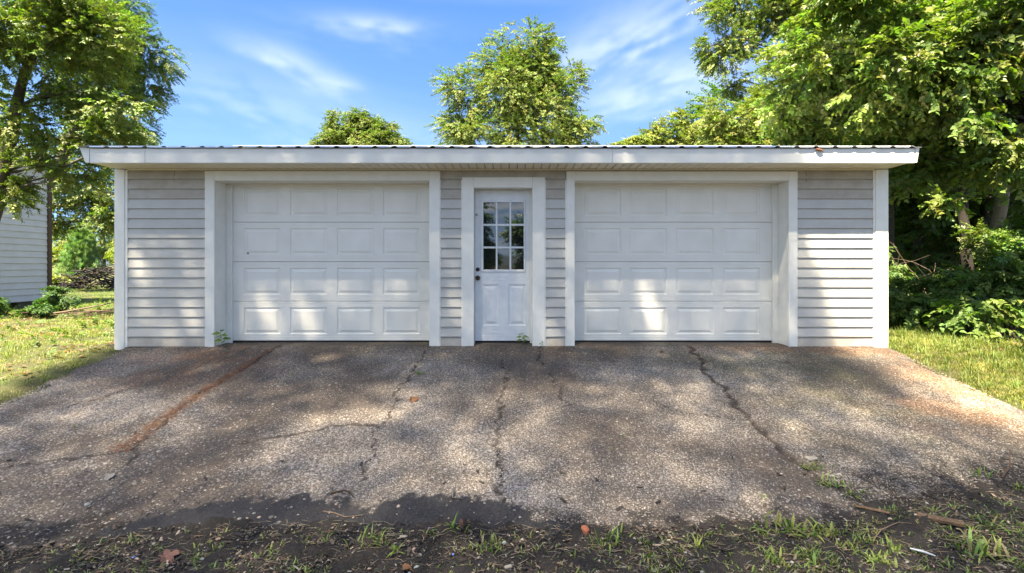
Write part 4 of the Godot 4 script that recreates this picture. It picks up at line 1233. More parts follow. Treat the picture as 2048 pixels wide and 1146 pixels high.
	tree("shade_tree", "thin-crowned shade tree behind the viewer, farthest right", Vector3(6.4, -0.66, 13.6), [Vector3.ZERO, Vector3(-0.2, 4.6, -0.3), Vector3(-1.0, 9.0, -0.8), Vector3(-2.0, 12.6, -1.6)], [0.26, 0.2, 0.14, 0.06], M.bark_grey,
		[[Vector3(2.7, 12.9, 5.7), Vector3(1.9, 0.8, 1.4), 0.8], [Vector3(2.7, 13.1, 9.1), Vector3(1.9, 0.9, 2.1), 0.8]],
		5500, "mid", Vector2(0.19, 0.31), leaf_mid, 2, {"lumps": 0})
	for k in 5:
		var p := Vector3([-7.0, -2.2, 1.6, 4.8, 8.4][k], -0.66, [19.0, 18.0, 20.5, 18.5, 17.0][k])
		var h: float = [6.0, 6.2, 4.7, 4.6, 5.6][k]
		tree("hedge_tree", "bushy tree across the way behind the viewer, %s" % ["farthest left", "left of the middle", "in the middle", "right of the middle", "farthest right"][k], p, [Vector3.ZERO, Vector3(0.1, h * 0.5, 0), Vector3(0, h * 0.9, 0)], [0.1, 0.08, 0.03], M.bark_grey,
			[[p + Vector3(0, h * 0.6, 0), Vector3(2.0, h * 0.4, 1.4)], [p + Vector3(0, h * 0.25, 0), Vector3(2.0, h * 0.28, 1.4)]], 1300, "far", Vector2(0.7, 1.1), leaf_dark, 6, {"group": "bushy trees across the way"})

func undergrowth() -> void:
	var g1 := Color(0.17, 0.26, 0.058)
	var g2 := Color(0.13, 0.215, 0.05)
	var list := [
		["low leafy shrub against the garage's right corner board", 6.3, -2.9, 0.75, 0.42, g1, "weed"], ["low dark shrub behind the right lawn's far edge", 7.1, -2.7, 0.8, 0.45, g2, "weed"], ["spreading shrub under the shaggy trunk", 8.1, -2.2, 0.9, 0.55, g1, "weed"],
		["rounded shrub in front of the pale trunk", 9.2, -2.2, 1.0, 0.75, g1, "weed"], ["shrub beside the right lawn, nearest the viewer", 6.95, 0.75, 0.55, 0.42, g1, "weed"], ["broad-leaved shrub at the right lawn's edge, below the hanging sprig", 7.0, -0.7, 0.65, 0.42, g1, "big"],
		["tall shrub at the picture's right border", 7.7, -0.9, 0.8, 0.8, g2, "weed"], ["low shrub between the right lawn and the shaggy trunk", 6.9, -1.7, 0.75, 0.38, g1, "weed"], ["dark shrub behind the garage's right corner", 6.4, -4.6, 0.9, 0.6, g2, "weed"],
		["dark shrub at the foot of the thin dark trunk", 9.6, -5.2, 1.1, 0.7, g2, "weed"], ["dark shrub deep in the wood left of the shaggy trunk", 7.9, -4.6, 1.0, 0.6, g2, "weed"], ["dark shrub deep in the wood behind the pale trunk", 11.2, -4.6, 1.2, 0.9, g2, "weed"], ["leafy shrub right of the pale trunk", 10.4, -1.6, 1.0, 0.9, g2, "weed"],
		["tall leafy shrub between the garage corner and the shaggy trunk", 7.5, -3.6, 0.8, 0.8, g2, "weed"], ["tall leafy shrub hiding the foot of the shaggy trunk", 8.6, -1.9, 0.7, 0.85, g1, "weed"], ["leafy shrub hiding the foot of the pale trunk", 9.5, -2.6, 0.7, 0.95, g1, "weed"]]
	for l in list:
		var y := ground_y(l[1], l[2])
		shrub(l[0], Vector3(l[1], y, l[2]), Vector3(l[3], l[4], l[3] * 0.85), int(330 * l[3] * (l[4] + 0.5)) if l[6] == "weed" else 90, l[6], Vector2(0.75, 1.25) if l[6] == "weed" else Vector2(0.6, 0.9), l[5], "shrubs along the wood's edge")
	# bare twigs and vines in the dark of the wood
	rng.seed = 91
	for k in [2, 3, 4, 5, 6, 8]:
		var c := Vector3([6.9, 7.6, 8.3, 9.4, 7.2, 10.2, 8.9, 6.6, 7.9][k], 0, [-3.4, -3.6, -3.5, -4.0, -5.0, -4.4, -5.4, -6.0, -2.4][k])
		var t := thing("dead_branch", ["bare brown branches nearest the garage corner", "tangle of dead twigs left of the shaggy trunk", "bare vines hanging behind the shaggy trunk", "dead twigs between the two light trunks", "bare sticks behind the garage's right corner", "dead twigs behind the pale trunk", "dead sticks deep behind the shaggy trunk", "bare sticks farthest back by the garage", "pale dead twigs in front of the shaggy trunk"][k], "branch", c, "dead branches in the wood")
		for j in 13:
			var b := MB.new()
			var p := Vector3(rng.randf_range(-0.5, 0.5), 0, rng.randf_range(-0.4, 0.4))
			var pts := []
			var rad := []
			var d := Vector3(rng.randf_range(-0.6, 0.6), 1.0, rng.randf_range(-0.5, 0.5)).normalized()
			for q in 7:
				pts.append(p); rad.append(lerpf(0.009, 0.002, q / 6.0))
				p += d * rng.randf_range(0.22, 0.42)
				d = (d + rv(0.5) - Vector3(0, 0.12, 0)).normalized()
			b.tube(pts, rad, 4)
			obj("twig", b.mesh(), M.dead_wood, t)

func tuft_mesh(n: int, h: float, w: float, spread: float, sd: int) -> ArrayMesh:
	rng.seed = sd
	var b := MB.new()
	for k in n:
		var a := rng.randf() * TAU
		var d := Vector3(cos(a), 0, sin(a))
		var g := rng.randf_range(0.7, 1.25)
		b.col = Color(g * rng.randf_range(0.85, 1.25), g, g * 0.9)
		b.blade(Vector3(rng.randf_range(-1, 1) * spread, -0.01, rng.randf_range(-1, 1) * spread), d, h * rng.randf_range(0.5, 1.1), w * rng.randf_range(0.7, 1.2), h * rng.randf_range(0.2, 0.9))
	return b.mesh()

func lawn() -> void:
	var tm := tuft_mesh(14, 0.055, 0.0045, 0.05, 300)
	rng.seed = 301
	var areas := [["left lawn", -12.5, -5.25, -7.0, 2.6, 15000], ["back lawn", -24.0, -5.6, -24.0, -7.0, 13000], ["right lawn", 5.1, 7.2, -3.2, 2.6, 9000]]
	var xf := []
	var cs := []
	for a in areas:
		for k in a[5]:
			var x := rng.randf_range(a[1], a[2])
			var z := rng.randf_range(a[3], a[4])
			if x < -12.7 and z > -7.4 and z < -0.8:
				continue
			var thin := stain.get_noise_2d(x * 4.0, z * 4.0)
			var s := rng.randf_range(0.7, 1.4)
			var c := Color(0.25, 0.29, 0.068)
			if a[0] == "left lawn":
				if z > 1.6 and rng.randf() < (z - 1.6) * 1.2:
					continue
				if rng.randf() < 0.25 + thin * 1.4:
					continue
				if x < -8.5 and z < -0.8 and rng.randf() < 0.5 + thin:
					continue
				if x > -5.32 + thin * 0.3 and z > 0.0:
					continue
			elif a[0] == "right lawn":
				if x < 5.12 + thin * 0.2 - 0.0 and rng.randf() < 0.8:
					continue
				if x > 6.5 and rng.randf() < 0.5:
					s *= 1.6
				c = Color(0.28, 0.31, 0.07)
			else:
				s *= 1.35
				c = Color(0.18, 0.27, 0.055)
			if rng.randf() < 0.25:
				c = Color(0.34, 0.31, 0.13)
			xf.append(Transform3D(Basis(Vector3.UP, rng.randf() * TAU).scaled(Vector3(s, s * rng.randf_range(0.6, 1.2), s)), Vector3(x, ground_y(x, z), z)))
			cs.append(tint(c, 0.25))
	tag(many("lawn_grass", tm, M.grass_blade, xf, cs), "short patchy grass beside and behind the garage", "grass", "", "stuff")
	var tall := tuft_mesh(9, 0.15, 0.006, 0.05, 305)
	rng.seed = 306
	var hx := []
	var hc := []
	for k in 5200:
		var x := rng.randf_range(-14.0, -5.3)
		var z := rng.randf_range(-12.0, 1.6)
		if k % 4 == 0:
			x = rng.randf_range(5.1, 7.0); z = rng.randf_range(-3.0, 1.6)
			if x < 6.0 and rng.randf() < 0.6:
				continue
		elif stain.get_noise_2d(x * 2.0, z * 2.0 + 70.0) < 0.02 or x < -12.7:
			continue
		var s := rng.randf_range(0.45, 1.2)
		hx.append(Transform3D(Basis(Vector3.UP, rng.randf() * TAU).scaled(Vector3(s, s, s)), Vector3(x, ground_y(x, z), z)))
		hc.append(tint(Color(0.21, 0.28, 0.06), 0.3))
	tag(many("tall_grass", tall, M.grass_blade, hx, hc), "longer rough grass standing up out of the lawns", "grass", "", "stuff")
	var wx := []
	var wc := []
	for k in 900:
		var x := rng.randf_range(-12.5, -5.6)
		var z := rng.randf_range(-8.0, 0.6)
		if stain.get_noise_2d(x * 2.5 + 20.0, z * 2.5) < 0.0:
			continue
		var s := rng.randf_range(0.35, 0.8)
		wx.append(Transform3D(basis_along(Vector3(rng.randf_range(-1, 1), rng.randf_range(0.1, 0.9), rng.randf_range(-1, 1)).normalized(), rng.randf(), s), Vector3(x, ground_y(x, z), z)))
		wc.append(tint(Color(0.16, 0.24, 0.055), 0.3))
	tag(many("lawn_weeds", S["weed"], M.leaf_matte, wx, wc), "small broad-leaved weeds all through the left lawn", "weeds", "", "stuff")
	# dead leaves on the left lawn and under the wood
	var lb := MB.new()
	lb.leaf(Vector3(-0.03, 0, 0), Vector3(1, 0, 0), Vector3.UP, 0.07, 0.045, 0.012, -0.1)
	var lx := []
	var lc := []
	for k in 5200:
		var x := 0.0
		var z := 0.0
		var m := rng.randf()
		if m < 0.55:
			x = rng.randf_range(-12.3, -5.5); z = rng.randf_range(-5.0, 1.2)
			if stain.get_noise_2d(x * 3.0 + 5.0, z * 3.0) < 0.05:
				continue
		else:
			x = rng.randf_range(6.2, 12.0); z = rng.randf_range(-8.0, 2.0)
		lx.append(Transform3D(Basis.from_euler(Vector3(rng.randf_range(-0.4, 0.4), rng.randf() * TAU, rng.randf_range(-0.4, 0.4))).scaled(Vector3.ONE * rng.randf_range(0.6, 1.3)), Vector3(x, ground_y(x, z) + 0.015, z)))
		lc.append(tint(Color(0.2, 0.115, 0.065), 0.4))
	tag(many("fallen_leaves", lb.mesh(), M.leaf_matte, lx, lc), "brown leaves scattered on the lawn and under the wood", "leaves", "", "stuff")
	# soil at the foot of the drive: bits of bark, stem and stone
	var ch := MB.new()
	ch.box(Vector3(-0.5, -0.12, -0.1), Vector3(0.5, 0.1, 0.1), 0.05)
	var sx := []
	var sc := []
	for k in 90000:
		var x := rng.randf_range(-6.5, 6.0)
		var z := rng.randf_range(2.6, 4.6)
		var over := z - drive_end(x)
		if over < -0.02 and rng.randf() > 0.04 + (0.35 * clampf(1.0 + over * 2.2, 0.0, 1.0) if absf(x) > 2.4 else 0.0):
			continue
		if wet_at(x, z) > 0.5 and over < 0.0 and rng.randf() < 0.85:
			continue
		var y := maxf(ground_y(x, z), drive_y(x, z) if over < 0.0 else -9.0)
		var L := rng.randf_range(0.006, 0.024) * (1.0 if rng.randf() < 0.92 else 2.4)
		sx.append(Transform3D(Basis.from_euler(Vector3(rng.randf_range(-0.5, 0.5), rng.randf() * TAU, rng.randf_range(-0.35, 0.35))) * Basis.from_scale(Vector3(L, L * rng.randf_range(0.25, 0.6), L * rng.randf_range(0.6, 2.2))), Vector3(x, y + 0.008, z)))
		var q := rng.randf()
		var c := Color(0.022, 0.018, 0.015)
		if q > 0.55:
			c = Color(0.085, 0.064, 0.047)
		if q > 0.91:
			c = Color(0.25, 0.215, 0.17)
		sc.append(tint(c, 0.35))
	tag(many("soil_litter", ch.mesh(), M.tinted, sx, sc), "chips, stems and crumbs on the dark soil", "litter", "", "stuff")
	# thin pale straws
	var nb := MB.new()
	nb.tube([Vector3(-0.5, 0, 0), Vector3(0, 0.03, 0.04), Vector3(0.5, 0, 0)], [0.02, 0.022, 0.012], 3)
	var nx := []
	var nc := []
	for k in 5200:
		var x := rng.randf_range(-6.0, 6.0)
		var z := rng.randf_range(3.0, 4.4)
		if z < drive_end(x) - 0.03:
			continue
		var L := rng.randf_range(0.03, 0.11)
		nx.append(Transform3D(Basis.from_euler(Vector3(0, rng.randf() * TAU, rng.randf_range(-0.25, 0.35))).scaled(Vector3(L, 0.05, 0.05)), Vector3(x, ground_y(x, z) + 0.014, z)))
		nc.append(tint(Color(0.24, 0.20, 0.13), 0.4))
	tag(many("dry_straw", nb.mesh(), M.tinted, nx, nc), "dry straws and root threads on the dark soil", "straw", "", "stuff")
	# rust-brown pine straw washed along the left crack
	var px := []
	var pc := []
	for k in 1900:
		var t := rng.randf()
		var z := lerpf(0.15, 2.55, pow(t, 0.8))
		var x := -3.2 - 0.14 * sin(clampf(z / 1.7, 0.0, 1.5) * 1.3) + rng.randfn(0.0, 0.022 + 0.014 * z)
		if k % 6 == 0:
			z = rng.randf_range(0.05, 1.7); x = -3.75 - (z - 0.4) * 0.5 + rng.randfn(0.0, 0.05)
		if k % 9 == 0:
			z = rng.randf_range(0.03, 0.5); x = rng.randf_range(-4.2, -3.1)
		if k % 13 == 0:
			z = rng.randf_range(0.02, 0.25); x = rng.randf_range(3.4, 5.1)
		var L := rng.randf_range(0.05, 0.14)
		px.append(Transform3D(Basis.from_euler(Vector3(0, PI / 2 + rng.randfn(0.0, 0.35), 0.19 + rng.randf_range(-0.08, 0.08))).scaled(Vector3(L, 0.04, 0.04)), Vector3(x, drive_y(x, z) + 0.006, z)))
		pc.append(tint(Color(0.20, 0.10, 0.055), 0.5))
	tag(many("pine_straw", nb.mesh(), M.tinted, px, pc), "rust-brown pine straw washed along the left crack of the drive", "pine straw", "", "stuff")
	# small green shoots nobody could count on the soil
	var gm := tuft_mesh(6, 0.045, 0.007, 0.03, 310)
	var gx := []
	var gc := []
	rng.seed = 311
	for k in 4400:
		var x := rng.randf_range(-5.5, 5.5)
		var z := rng.randf_range(3.1, 4.3)
		if z < drive_end(x) + 0.05 or rng.randf() > (0.95 if x > 0.8 else 0.35):
			continue
		var s := rng.randf_range(0.5, 1.3)
		gx.append(Transform3D(Basis(Vector3.UP, rng.randf() * TAU).scaled(Vector3.ONE * s), Vector3(x, ground_y(x, z), z)))
		gc.append(tint(Color(0.17, 0.23, 0.06), 0.4))
	tag(many("green_shoots", gm, M.grass_blade, gx, gc), "small green shoots scattered over the dark soil", "shoots", "", "stuff")

func surface_y(x: float, z: float) -> float:
	return drive_h(x, z) if z < drive_end(x) and absf(x) < 5.2 else ground_y(x, z)

func clump(called: String, label: String, cat: String, x: float, z: float, n: int, h: float, w: float, c: Color, group := "") -> void:
	rng.seed = hash(label)
	var b := MB.new()
	for k in n:
		var a := rng.randf() * TAU
		var d := Vector3(cos(a), 0, sin(a))
		var g := rng.randf_range(0.65, 1.3)
		b.col = Color(c.r * g * rng.randf_range(0.85, 1.3), c.g * g, c.b * g)
		if rng.randf() < 0.2:
			b.col = Color(0.26, 0.22, 0.11)
		var hh := h * rng.randf_range(0.45, 1.1)
		var flop := rng.randf() < 0.45
		var root := Vector3(rng.randfn(0.0, 0.4), 0, rng.randfn(0.0, 0.3)) * h * (0.3 if n < 22 else 1.0)
		b.blade(root + Vector3(0, -0.008, 0), d, hh * (0.35 if flop else 0.8), w * rng.randf_range(0.7, 1.3), hh * (rng.randf_range(0.6, 1.2) if flop else rng.randf_range(0.15, 0.7)))
	var o := obj(called, b.mesh(), M.grass_blade)
	o.position = Vector3(x, surface_y(x, z), z)
	tag(o, label, cat, group)

func leafy(label: String, x: float, z: float, h: float, n: int, L: float, W: float, c: Color, lean := Vector3.ZERO) -> void:
	rng.seed = hash(label)
	var t := thing("weed", label, "weed", Vector3(x, surface_y(x, z) if z > -0.3 else ground_y(x, z), z), "weeds sprouting from joints")
	var tip := Vector3(lean.x, h, lean.z)
	var b := MB.new()
	b.col = Color(0.2, 0.16, 0.07)
	b.tube([Vector3(0, -0.01, 0), tip * 0.55 + rv(0.006), tip], [0.003, 0.0025, 0.0015], 5)
	obj("stem", b.mesh(), M.tinted, t)
	for k in n:
		var lb := MB.new()
		var a := k * 2.4 + rng.randf()
		var u := 0.35 + 0.65 * k / maxf(n - 1.0, 1.0)
		var g := rng.randf_range(0.75, 1.25)
		lb.col = Color(c.r * g, c.g * g, c.b * g)
		lb.leaf(tip * u, Vector3(cos(a), rng.randf_range(0.0, 0.5), sin(a) * 0.8).normalized(), (Vector3(0, 0.55, 0.8) + rv(0.35)).normalized(), L * rng.randf_range(0.7, 1.1), W, W * 0.12, 0.25)
		obj("leaf", lb.mesh(), M.leaf, t)

func stick(called: String, label: String, cat: String, pts: Array, r: float, m: Material) -> void:
	var b := MB.new()
	var q := []
	var rad := []
	for k in pts.size():
		q.append(Vector3(pts[k][0], surface_y(pts[k][0], pts[k][1]) + r + (pts[k][2] if pts[k].size() > 2 else 0.0), pts[k][1]))
		rad.append(lerpf(r, r * 0.5, k / (pts.size() - 1.0)))
	b.tube(q, rad, 6)
	tag(obj(called, b.mesh(), m), label, cat)

func flat_leaf(called: String, label: String, x: float, z: float, r: float, lobes: int, m: Material, turn: float, tilt := 0.1) -> void:
	rng.seed = hash(label)
	var b := MB.new()
	var ring := []
	var n := lobes * 4
	for k in n:
		var a := TAU * k / n
		var rr := r * (0.62 + 0.38 * absf(cos(a * lobes * 0.5))) * (0.75 + 0.25 * cos(a)) * rng.randf_range(0.9, 1.1)
		ring.append(Vector3(cos(a) * rr, r * 0.16 * sin(a * 2.0 + 1.0) + rng.randf_range(-0.03, 0.1) * r, sin(a) * rr))
	for k in n:
		b.tri(Vector3.ZERO, ring[(k + 1) % n], ring[k])
		b.tri(Vector3(0, -0.0012, 0), ring[k] + Vector3(0, -0.0012, 0), ring[(k + 1) % n] + Vector3(0, -0.0012, 0))
	b.tube([Vector3(-r * 0.4, 0.004, 0), Vector3(-r * 1.1, 0.012, 0.01)], [0.0022, 0.0015], 4)
	var o := obj(called, b.mesh(), m)
	o.position = Vector3(x, surface_y(x, z) + 0.02, z)
	o.basis = Basis.from_euler(Vector3(0.19 + tilt, turn, 0))
	tag(o, label, "leaf")

func pebble(called: String, label: String, cat: String, x: float, z: float, s: Vector3, m: Material, turn := 0.0) -> void:
	rng.seed = hash(label)
	var b := MB.new()
	b.box(-s / 2.0, s / 2.0, minf(s.x, minf(s.y, s.z)) * 0.32)
	for k in b.v.size():
		var p := b.v[k]
		b.v[k] = p * (1.0 + 0.12 * sin(p.x * 190.0 + p.z * 130.0))
	var o := obj(called, b.mesh(), m)
	o.position = Vector3(x, surface_y(x, z) + s.y * 0.4, z)
	o.basis = Basis.from_euler(Vector3(0.1, turn, 0.05))
	tag(o, label, cat)

func small_things() -> void:
	var green := Color(0.16, 0.25, 0.055)
	var lime := Color(0.22, 0.30, 0.07)
	# weeds along the wall and in the joints
	leafy("young broad-leaved seedling at the foot of the left bay's left jamb", -3.90, 0.06, 0.21, 8, 0.12, 0.062, green, Vector3(-0.02, 0, 0.01))
	leafy("small bright seedling in front of the entry door's lower right corner", 0.16, -0.03, 0.15, 8, 0.10, 0.036, lime, Vector3(-0.03, 0, 0))
	leafy("tiny seedling on the entry door's right casing foot", 0.40, 0.06, 0.075, 4, 0.035, 0.016, green)
	clump("weed_tuft", "green tuft at the left bay door's right bottom corner", "weed", -1.2, -0.08, 26, 0.06, 0.006, green)
	clump("weed_tuft", "ragged green tuft growing in the crack below the left bay's right post", "weed", -1.08, 0.94, 34, 0.075, 0.007, green)
	clump("weed_tuft", "small tuft in front of the right bay door's middle", "weed", 2.15, -0.02, 16, 0.04, 0.005, green)
	for d in [["sparse green weed on the far left of the drive", -4.06, 2.12, 14, 0.06], ["low weed right of the entry door's crack, upper one", 0.92, 0.75, 12, 0.04], ["low weed right of the entry door's crack, lower one", 0.98, 1.1, 12, 0.045], ["low weed in the pale patch below the right bay", 1.0, 2.3, 16, 0.045], ["low dry weed beside the pale patch below the right bay", 0.85, 2.5, 12, 0.04], ["sparse weed on the greenish right part of the drive", 3.35, 1.15, 10, 0.04], ["thin upright shoot near the drive's lower edge on the right", 1.82, 3.12, 5, 0.09]]:
		clump("weed_tuft", d[0], "weed", d[1], d[2], d[3], d[4], 0.006, green)
	# clumps of grass in the right-hand crack and along the drive's foot
	for d in [["grass clump in the wide right crack, uppermost of three", 2.42, 2.76, 34, 0.11, 0.009], ["grass clump in the wide right crack, middle of three", 2.42, 2.95, 36, 0.11, 0.009], ["grass clump in the wide right crack, lowest of three", 2.52, 3.08, 26, 0.10, 0.009],
		["broad-bladed grass clump at the end of the paving, right of centre", 1.80, 3.44, 30, 0.15, 0.017], ["bright broad-bladed clump beside the bare soil spot", 2.02, 3.47, 34, 0.14, 0.016], ["arching grass clump just right of the red brick piece", 0.62, 3.57, 26, 0.12, 0.012], ["tuft by the bent twig at the drive's right side", 3.68, 2.85, 26, 0.11, 0.009], ["low green clump at the drive's lower right edge", 3.82, 3.02, 30, 0.09, 0.009],
		["thin drooping grass below the red brick piece", 0.83, 3.72, 16, 0.12, 0.011], ["straggly grass heap near the foot of the tarry patch", -0.86, 3.59, 40, 0.13, 0.008], ["bright green sprig in the straggly grass heap", -0.72, 3.67, 18, 0.09, 0.014], ["bright green sprig on the dark soil at lower left", -1.87, 3.76, 22, 0.08, 0.013], ["dry pale sprig beside the lower left green one", -1.78, 3.68, 18, 0.11, 0.006],
		["long-bladed grass clump below the tarry patch's right end", -0.40, 3.46, 14, 0.17, 0.013], ["pale grass clump by the small white scraps", -0.14, 3.64, 22, 0.12, 0.011], ["dense green clump at the bottom edge right of centre", 1.55, 3.74, 36, 0.11, 0.011], ["dense green clump right of the bottom middle one", 1.83, 3.78, 36, 0.11, 0.011], ["bright green clump below the bare soil spot", 2.18, 3.78, 40, 0.10, 0.013],
		["tall bright blade clump by the white plastic strip", 2.36, 3.66, 16, 0.14, 0.016], ["arching green clump in the lower right corner", 2.86, 3.66, 40, 0.17, 0.015], ["green clump above the lower right corner one", 3.2, 3.44, 30, 0.12, 0.011], ["grassy sprig on the soil, far lower left", -2.6, 3.78, 16, 0.07, 0.008], ["small green clump between the brick piece and the broad blades", 1.16, 3.63, 20, 0.10, 0.010]]:
		clump("grass_clump", d[0], "grass", d[1], d[2], d[3], d[4], d[5], lime if d[0].contains("bright") or d[0].contains("broad") else green)
	# left lawn: leafy weeds by the shed, a heap of pulled sticks, brush pile, fence post
	for d in [["leafy dark green weeds by the shed's far corner", -10.4, -4.6, 0.45, 0.30], ["leafy weeds below the shed wall at the picture's left border", -10.9, -3.6, 0.4, 0.22], ["low pale-leaved weeds left of the stick heap", -9.6, -3.3, 0.4, 0.14], ["low weeds on the lawn right of the stick heap", -8.1, -4.6, 0.55, 0.14]]:
		shrub(d[0], Vector3(d[1], ground_y(d[1], d[2]), d[2]), Vector3(d[3], d[4], d[3]), 130, "weed", Vector2(0.6, 1.0), Color(0.075, 0.15, 0.03), "weeds on the left lawn", "lawn_weed")
	rng.seed = 401
	var hs := thing("stick_heap", "small heap of pulled sticks and brown stems on the left lawn", "sticks", Vector3(-8.9, ground_y(-8.9, -3.6), -3.6))
	for k in 26:
		var b := MB.new()
		var a := rng.randf_range(-0.7, 0.7)
		var p := Vector3(rng.randf_range(-0.6, 0.6), rng.randf_range(0.01, 0.16), rng.randf_range(-0.3, 0.3))
		var d := Vector3(cos(a), rng.randf_range(-0.12, 0.28), sin(a)) * rng.randf_range(0.3, 0.8)
		b.tube([p - d * 0.5, p + rv(0.04), p + d * 0.5], [0.010, 0.008, 0.003], 5)
		obj("stick", b.mesh(), M.dead_wood if k % 3 == 0 else M.bark_brown, hs)
	var lb := MB.new()
	lb.tube([Vector3(-1.15, 0.02, 0.35), Vector3(-0.3, 0.14, 0.15), Vector3(0.3, 0.26, -0.05), Vector3(1.0, 0.55, -0.6)], [0.014, 0.017, 0.013, 0.005], 6)
	obj("stick", lb.mesh(), M.dead_wood, hs)
	var bp := thing("brush_pile", "dark heap of cut brush lying on the grass behind the garage's left corner", "brush pile", Vector3(-18.3, 0, -15.4))
	for k in 290:
		var b := MB.new()
		var u := rng.randf()
		var x := lerpf(-1.9, 2.2, u)
		var top := 1.05 * exp(-pow((x + 0.1) / 0.95, 2.0)) + 0.1
		var p := Vector3(x, sqrt(rng.randf()) * top * 0.9, rng.randf_range(-0.8, 0.8))
		var a := rng.randfn(0.0, 0.6)
		var d := Vector3(cos(a), 0.28 * signf(-0.1 - x) * (1.0 if rng.randf() < 0.7 else -1.0) + rng.randf_range(-0.2, 0.2), sin(a)) * rng.randf_range(0.4, 0.95)
		b.tube([p - d * 0.5, p + rv(0.05), p + d * 0.5], [0.030, 0.026, 0.010], 4)
		obj("stick", b.mesh(), M.charred_brush if k % 9 else M.bark_brown, bp)
	var fp := MB.new()
	fp.box(Vector3(-0.08, -0.1, -0.08), Vector3(0.08, 0.95, 0.08), 0.01)
	fp.box(Vector3(-0.1, 0.951, -0.1), Vector3(0.1, 0.99, 0.1), 0.01)
	var post := obj("fence_post", fp.mesh(), M.white_trim)
	post.position = Vector3(-33.0, 0, -29.3)
	tag(post, "white fence post in the sunny field beyond the shed", "post")
	# bits on the drive and soil
	flat_leaf("fallen_leaf", "curled orange leaf lying near the middle of the drive", -1.03, 1.61, 0.075, 3, M.dry_leaf, 0.4, 0.3)
	flat_leaf("fallen_leaf", "pinkish lobed maple leaf on the soil at lower left", -2.06, 3.77, 0.072, 5, M.pink_leaf, 0.9, 0.25)
	flat_leaf("fallen_leaf", "small orange leaf below the right bay door", 1.95, 0.28, 0.04, 3, M.dry_leaf, 1.9)
	flat_leaf("fallen_leaf", "pale tan leaf below the right bay's right post", 3.42, 0.6, 0.05, 3, M.dead_wood, 0.2)
	flat_leaf("fallen_leaf", "whitish leaf on the dark left part of the drive", -3.12, 2.90, 0.05, 3, M.stone, 0.6, 0.3)
	flat_leaf("fallen_leaf", "rusty leaf at the bottom edge near the grass heap", -0.6, 3.86, 0.05, 3, M.dry_leaf, 2.2)
	stick("twig", "forked pale twig lying on the tarry patch", "twig", [[-1.31, 3.28], [-1.22, 3.30], [-1.14, 3.34], [-1.02, 3.32]], 0.006, M.dead_wood)
	stick("twig", "short brown bent twig above the tarry patch", "twig", [[-1.33, 3.09], [-1.24, 3.06], [-1.19, 3.08], [-1.15, 3.13]], 0.008, M.bark_brown)
	stick("twig", "bent brown twig beside the drive's lower right tuft", "twig", [[3.78, 2.9], [3.9, 2.84, 0.05], [3.98, 2.76, 0.14]], 0.008, M.bark_brown)
	stick("twig", "pale crooked stick on the soil between the grass clumps", "twig", [[1.32, 3.56], [1.4, 3.54], [1.47, 3.53], [1.52, 3.51]], 0.006, M.dead_wood)
	stick("twig", "long thin stem arching over the soil right of the bare spot", "twig", [[2.3, 3.56], [2.4, 3.5, 0.03], [2.55, 3.44, 0.03], [2.75, 3.42]], 0.004, M.dead_wood)
	stick("metal_angle", "rusty bent metal piece standing at the tarry patch's upper edge", "scrap", [[-0.43, 3.08, 0.03], [-0.43, 3.14], [-0.36, 3.15]], 0.008, M.tarnished)
	for d in [["short weathered board lying among the chips at lower right", 2.86, 3.41, Vector3(0.24, 0.025, 0.05), 0.65], ["thin weathered slat above the short board", 2.5, 3.28, Vector3(0.2, 0.012, 0.025), 0.7]]:
		var b := MB.new()
		b.box(-d[3] / 2.0, d[3] / 2.0, 0.004)
		var o := obj("board_scrap", b.mesh(), M.old_wood)
		o.position = Vector3(d[1], surface_y(d[1], d[2]) + 0.022, d[2])
		o.basis = Basis.from_euler(Vector3(0.12, -d[4], 0.06))
		tag(o, d[0], "board")
	var pl := MB.new()
	pl.tube([Vector3(-0.06, 0, 0), Vector3(0, 0.008, 0.006), Vector3(0.06, 0.002, 0)], [0.005, 0.009, 0.005], 5)
	var ps := obj("plastic_strip", pl.mesh(), M.pale_plastic)
	ps.position = Vector3(2.5, ground_y(2.5, 3.7) + 0.02, 3.7)
	ps.basis = Basis.from_euler(Vector3(0, -0.55, -0.1))
	tag(ps, "crumpled whitish plastic strip among the lower right grass", "litter")
	pebble("brick_piece", "broken reddish brick piece at the end of the paving", "brick", 0.48, 3.47, Vector3(0.045, 0.05, 0.06), M.brick_red, 0.4)
	pebble("stone", "flat pale stone beside the uppermost grass clump in the right crack", "stone", 2.46, 2.66, Vector3(0.095, 0.022, 0.055), M.stone, 0.2)
	pebble("stone", "small white stone on the tarry patch's left part", "stone", -1.85, 3.36, Vector3(0.026, 0.018, 0.02), M.stone, 0.2)
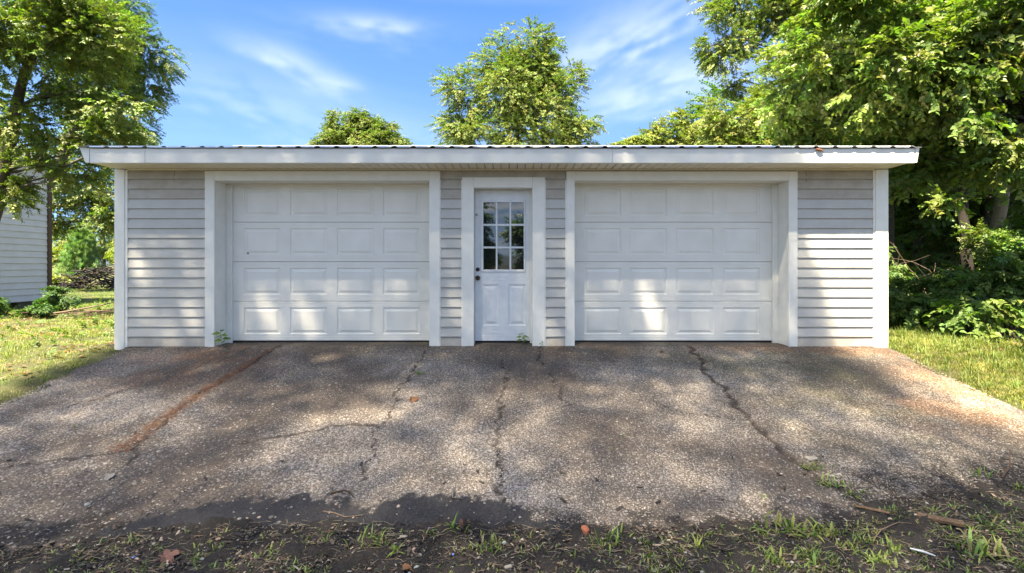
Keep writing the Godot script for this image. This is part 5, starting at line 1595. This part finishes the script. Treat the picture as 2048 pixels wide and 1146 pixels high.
	pebble("stone", "small white scrap of stone by the pale grass clump", "stone", -0.05, 3.6, Vector3(0.025, 0.018, 0.02), M.pale_plastic, 0.5)
	pebble("stone", "pale oblong stone at the bottom edge near the centre", "stone", -0.02, 3.82, Vector3(0.045, 0.02, 0.022), M.stone, 0.3)
	pebble("plastic_scrap", "tiny blue plastic scrap beside the maple leaf", "litter", -2.28, 3.74, Vector3(0.022, 0.008, 0.014), M.blue_plastic, 0.4)
	pebble("plastic_scrap", "tiny blue plastic scrap under the tarry patch", "litter", -0.55, 3.45, Vector3(0.016, 0.008, 0.012), M.blue_plastic, 1.0)
	pebble("plastic_scrap", "tiny blue plastic scrap by the long-bladed grass clump", "litter", -0.36, 3.7, Vector3(0.014, 0.008, 0.012), M.blue_plastic, 0.1)
	var cup := MB.new()
	cup.lathe(Vector3.ZERO, Vector3(0.3, 0.9, 0.3).normalized(), [[0.0, 0.018], [0.02, 0.028], [0.028, 0.03], [0.027, 0.024], [0.012, 0.016], [0.011, 0.0]], 12)
	var co := obj("clay_cup", cup.mesh(), M.pink_leaf)
	co.position = Vector3(-0.33, ground_y(-0.33, 3.43) + 0.01, 3.43)
	tag(co, "small reddish cup-shaped piece on the soil under the tarry patch", "litter")
	# a clump of dried mud and leaf stuck under the roof edge, right
	var nb := MB.new()
	rng.seed = 77
	nb.tube([Vector3(-0.045, 0.012, 0), Vector3(-0.02, 0.004, 0.008), Vector3(0.01, -0.004, 0.01), Vector3(0.045, -0.016, 0.004)], [0.008, 0.013, 0.014, 0.006], 8, 0.25, rng)
	var nest := obj("mud_nest", nb.mesh(), M.clay)
	nest.position = Vector3(3.90, 2.555, 0.452)
	tag(nest, "small orange-brown clump stuck under the roof edge near the right end", "nest")

func _ready() -> void:
	land.seed = 1; land.frequency = 0.25; land.fractal_octaves = 3
	stain.seed = 2; stain.frequency = 0.35; stain.fractal_octaves = 3
	setup()
	materials()
	ground()
	garage()
	shed()
	trees()
	undergrowth()
	lawn()
	stones()
	small_things()
